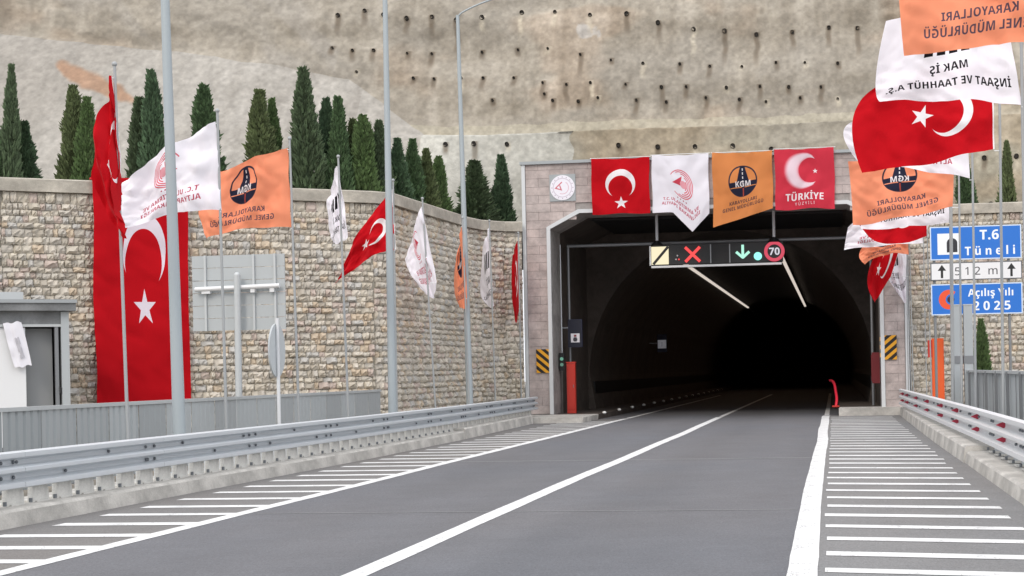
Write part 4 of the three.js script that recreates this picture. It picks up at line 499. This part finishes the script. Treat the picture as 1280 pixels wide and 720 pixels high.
{ const t = canvasTex(512, 1216, (x, w, h) => { x.fillStyle = RED; x.fillRect(0, 0, w, h); x.fillStyle = '#efe6f0'; x.beginPath(); x.ellipse(272, 395, 115, 213, 0, 0, 7); x.fill(); x.fillStyle = RED; x.beginPath(); x.ellipse(268, 450, 98, 182, 0, 0, 7); x.fill(); x.fillStyle = '#efe6f0'; star(x, 274, 700, 62, -Math.PI / 2, 1, 1.7); });
  const g = thing('wall_banner', 'tall red banner with crescent and star hung down the stone wall', 'banner', [-18.89, 6.86, -38.96], Math.atan2(5.79, 7.9)); const n = 30, m = 60, pos = [], uv = [], idx = [], w = 2.42, H = 5.8; for (let j = 0; j <= m; j++) for (let i = 0; i <= n; i++) { const u = i / n, v = j / m; pos.push(u * w + 0.02 * Math.sin(v * 9), -v * H, 0.24 + 0.035 * Math.sin(u * 9 + v * 2) + 0.03 * Math.sin(u * 3 + v * 9) + 0.2 * Math.abs(fbm((u + v) * 2.2, v * 6 - u * 2, 3) - 0.5)); uv.push(u, 1 - v); } const W = n + 1; for (let j = 0; j < m; j++) for (let i = 0; i < n; i++) { const a = j * W + i; idx.push(a, a + 1, a + W + 1, a, a + W + 1, a + W); }
  const ge = new THREE.BufferGeometry(); ge.setAttribute('position', new THREE.Float32BufferAttribute(pos, 3)); ge.setAttribute('uv', new THREE.Float32BufferAttribute(uv, 2)); ge.setIndex(idx); ge.computeVertexNormals(); mesh('cloth', ge, cloth(t), g); mesh('top_hem', box(w, 0.05, 0.3, w / 2, -0.0, 0.1), std(C(0.55, 0.01, 0.02)), g); }

/* ------------------------------------------------------------------ booth, sign backs, blue sign */
{ const a = Math.atan2(5.79, 7.9), g = thing('site_booth', 'grey metal booth with white panel and open doorway before the wall', 'booth', [-17.78, 0, -35.4], a); // local +x along the wall, origin at the front corner
  mesh('rear_wall', span(-5, 0, 0, 3.3, -2.4, -2.3), M.boothGrey, g); mesh('side_wall', span(-0.1, 0, 0, 3.3, -2.3, 0), M.boothGrey, g); mesh('side_wall', span(-5, -4.9, 0, 3.3, -2.3, 0), M.boothGrey, g);
  mesh('lintel', span(-4.9, -0.1, 2.95, 3.3, -0.12, -0.02), M.boothGrey, g); mesh('corner_post', span(-0.16, 0.02, 0, 3.28, -0.1, 0.03), M.sheetPale, g); mesh('door_jamb', span(-0.3, -0.22, 0, 2.95, -0.1, 0.0), M.steel, g);
  mesh('floor', span(-4.9, -0.1, 0, 0.15, -2.3, 0), M.boothGrey, g); mesh('lintel_trim', span(-4.9, -0.16, 2.93, 2.99, -0.02, 0.02), M.sheetCap, g);
  const d = mesh('door', span(-4.8, -0.95, 0.15, 2.92, -0.1, -0.03), M.white, g); mesh('inner_door', span(-0.94, -0.31, 0.16, 2.9, -0.4, -0.34), M.boothDark, g); mesh('handle', box(0.04, 0.14, 0.05, -0.2, 1.45, 0.02), M.black, g);
  const rf = mesh('roof', span(-5.1, 0.16, 3.3, 3.52, -2.55, 0.18), M.boothGrey, g); mesh('roof_trim', span(-5.1, 0.18, 3.48, 3.56, 0.1, 0.22), M.sheet, rf); mesh('air_unit', span(-4, -0.95, 3.56, 3.75, -1.2, -0.2), M.sheetCap, g);
  const f = thing('small_flag', 'small crumpled white flag hung on the white booth panel', 'flag', [-18.68, 2.99, -34.8], a - 0.05); const G = [[[-0.36, 0.02], [-0.25, -0.5], [-0.12, -1.0]], [[-0.16, 0.04], [-0.05, -0.48], [0.06, -0.98]], [[0.04, 0.06], [0.16, -0.45], [0.25, -0.94]]]; mesh('cloth', clothGeo(G, 0.14, 0.012, 0, 31, 14, 20), std(C(0.8, 0.79, 0.84), { roughness: 0.9 }), f); mesh('grey_print', clothGeo([[[-0.12, -0.32], [-0.06, -0.55], [0.0, -0.78]], [[-0.07, -0.31], [-0.01, -0.54], [0.05, -0.77]], [[-0.02, -0.3], [0.04, -0.53], [0.1, -0.76]]], 0.17, 0.01, 0, 31, 8, 8), std(C(0.5, 0.49, 0.53)), f); }
{ const g = thing('road_sign', 'large grey sign back on a pipe post with crossbar before the wall', 'sign', [-13.25, 0, -34.5]); const y0 = 2.72, y1 = 4.43;
  for (let k = 0; k < 6; k++) mesh('panel_strip', box(2.18, (y1 - y0) / 6 - 0.012, 0.03, -0.03, y0 + (k + 0.5) * (y1 - y0) / 6, -0.12), M.sheetPale, g);
  for (const x of [-0.72, 0.42, 0.92]) mesh('stiffener', box(0.05, y1 - y0, 0.05, x - 0.08, (y0 + y1) / 2, -0.08), M.sheetCap, g);
  mesh('crossbar', rod([-1.0, 3.66, 0.02], [0.98, 3.7, 0.02], 0.055), M.galvPale, g); for (const x of [-0.8, -0.7, 0.35, 0.8]) mesh('clamp', box(0.1, 0.16, 0.12, x, 3.64, -0.02), M.galvPale, g);
  mesh('post', rod([0, 0, 0.1], [0.02, 3.95, 0.1], 0.08, 0.075, 12), M.sheetCap, g); mesh('post_cap', new THREE.SphereGeometry(0.075, 10, 6).translate(0.02, 3.95, 0.1), M.sheetCap, g); }
{ const g = thing('round_sign', 'small round sign turned edge on, bluish grey back, before the fence', 'sign', [-10.8, 0, -30.2]); mesh('disc', new THREE.CylinderGeometry(0.53, 0.53, 0.03, 36).rotateX(Math.PI / 2).rotateY(1.62).translate(-0.05, 2.17, -0.05), std(C(0.5, 0.53, 0.54), { roughness: 0.8 }), g); mesh('post', rod([0, 0, 0.03], [0, 2.8, 0.03], 0.035), M.galvPale, g); mesh('clamp', box(0.08, 0.06, 0.08, -0.02, 2.2, 0.02), M.galv, g); }
{ const g = thing('tunnel_sign', 'blue and white tunnel name sign reading T.6 Tüneli before the wall', 'sign', [4.0, 0, -46]); const W = 2.52;
  const blue = '#2270cc', border = (x, w, h) => { x.fillStyle = '#d4e2f4'; x.fillRect(0, 0, w, h); x.fillStyle = blue; x.fillRect(9, 9, w - 18, h - 18); };
  const t1 = canvasTex(768, 300, (x, w, h) => { border(x, w, h); x.fillStyle = '#eef1f4'; x.fillRect(62, 62, 190, 190); x.fillStyle = '#2a2a30'; x.beginPath(); x.moveTo(140, 232); x.lineTo(140, 150); x.arc(185, 150, 45, Math.PI, 0); x.lineTo(230, 232); x.fill(); x.fillStyle = '#f2f5f8'; x.textAlign = 'center'; x.font = 'bold 120px sans-serif'; x.fillText('T.6', 500, 125); x.font = 'bold 106px sans-serif'; x.fillText('T ü n e l i', 505, 262, 430); });
  const arrow = (x, cx) => { x.fillStyle = '#222'; x.fillRect(cx - 10, 60, 20, 84); x.beginPath(); x.moveTo(cx, 18); x.lineTo(cx + 36, 74); x.lineTo(cx - 36, 74); x.fill(); };
  const t2 = canvasTex(768, 165, (x, w, h) => { x.fillStyle = '#55565c'; x.fillRect(0, 0, w, h); x.fillStyle = '#e6e6e8'; x.fillRect(7, 7, w - 14, h - 14); arrow(x, 95); arrow(x, 680); x.fillStyle = '#2b2b30'; x.textAlign = 'center'; x.font = '104px sans-serif'; x.fillText('5 1 2  m', 385, 120, 400); });
  const t3 = canvasTex(768, 270, (x, w, h) => { border(x, w, h); x.fillStyle = '#e8532a'; x.beginPath(); x.arc(150, 135, 86, 0.9, 5.4); x.arc(170, 135, 48, 5.2, 1.1, true); x.fill(); x.fillStyle = '#3a1c28'; x.beginPath(); x.arc(165, 135, 30, 0, 7); x.fill(); x.fillStyle = '#f0f3f6'; x.textAlign = 'center'; x.font = 'bold 90px sans-serif'; x.fillText('Açılış Yılı', 505, 112, 440); x.font = 'bold 108px sans-serif'; x.fillText('2 0 2 5', 510, 234, 380); });
  for (const [n, y0, y1, t] of [['name_panel', 4.57, 5.52, t1], ['length_panel', 4.0, 4.5, t2], ['year_panel', 3.02, 3.9, t3]]) { const p = mesh(n, box(W, y1 - y0, 0.05, 0, (y0 + y1) / 2, 0), M.sheet, g); signFace('printed_face', W - 0.01, y1 - y0 - 0.01, t, p, 0, (y0 + y1) / 2, 0.029); }
  for (const x of [-1.15, 0.9]) mesh('post', rod([x, 0, -0.08], [x, 5.5, -0.08], 0.04), M.steel, g); for (const y of [3.2, 3.7, 4.25, 4.8, 5.3]) mesh('rear_rail', box(W - 0.2, 0.04, 0.04, 0, y, -0.05), M.steel, g); }
{ const g = thing('orange_cabinet', 'tall orange metal cabinet with side box behind the guardrail', 'cabinet', [2.99, 0, -47.5]); mesh('body', box(0.34, 2.4, 0.24, 0, 1.2, -0.04), M.orangeCab, g); mesh('door', box(0.29, 2.2, 0.02, 0, 1.22, 0.092), M.orangeCab, g); mesh('side_box', box(0.12, 0.5, 0.18, -0.22, 2.1, 0), M.redCab, g); }
[['grey square steel column by the fence end nearest the orange cabinet', 3.22], ['grey square steel column at the fence end beside its twin', 3.5]].forEach(([label, x], i) => { const g = thing('steel_column', label, 'column', [x, 0, -43.0 - 0.0 * i]); mesh('shaft', box(0.23, 3.15, 0.23, 0, 1.6, 0), M.sheetPale, g); mesh('cap', box(0.25, 0.03, 0.25, 0, 3.19, 0), M.sheetCap, g); mesh('strap', box(0.26, 0.2, 0.26, 0, 1.75, 0), M.steel, g); mesh('base_plate', box(0.26, 0.03, 0.36, 0, 0.01, 0), M.steel, g); });

/* ------------------------------------------------------------------ shadows for every mesh */
scene.traverse(o => { if (o.isMesh) { o.castShadow = true; o.receiveShadow = true; } });
renderer.render(scene, camera);
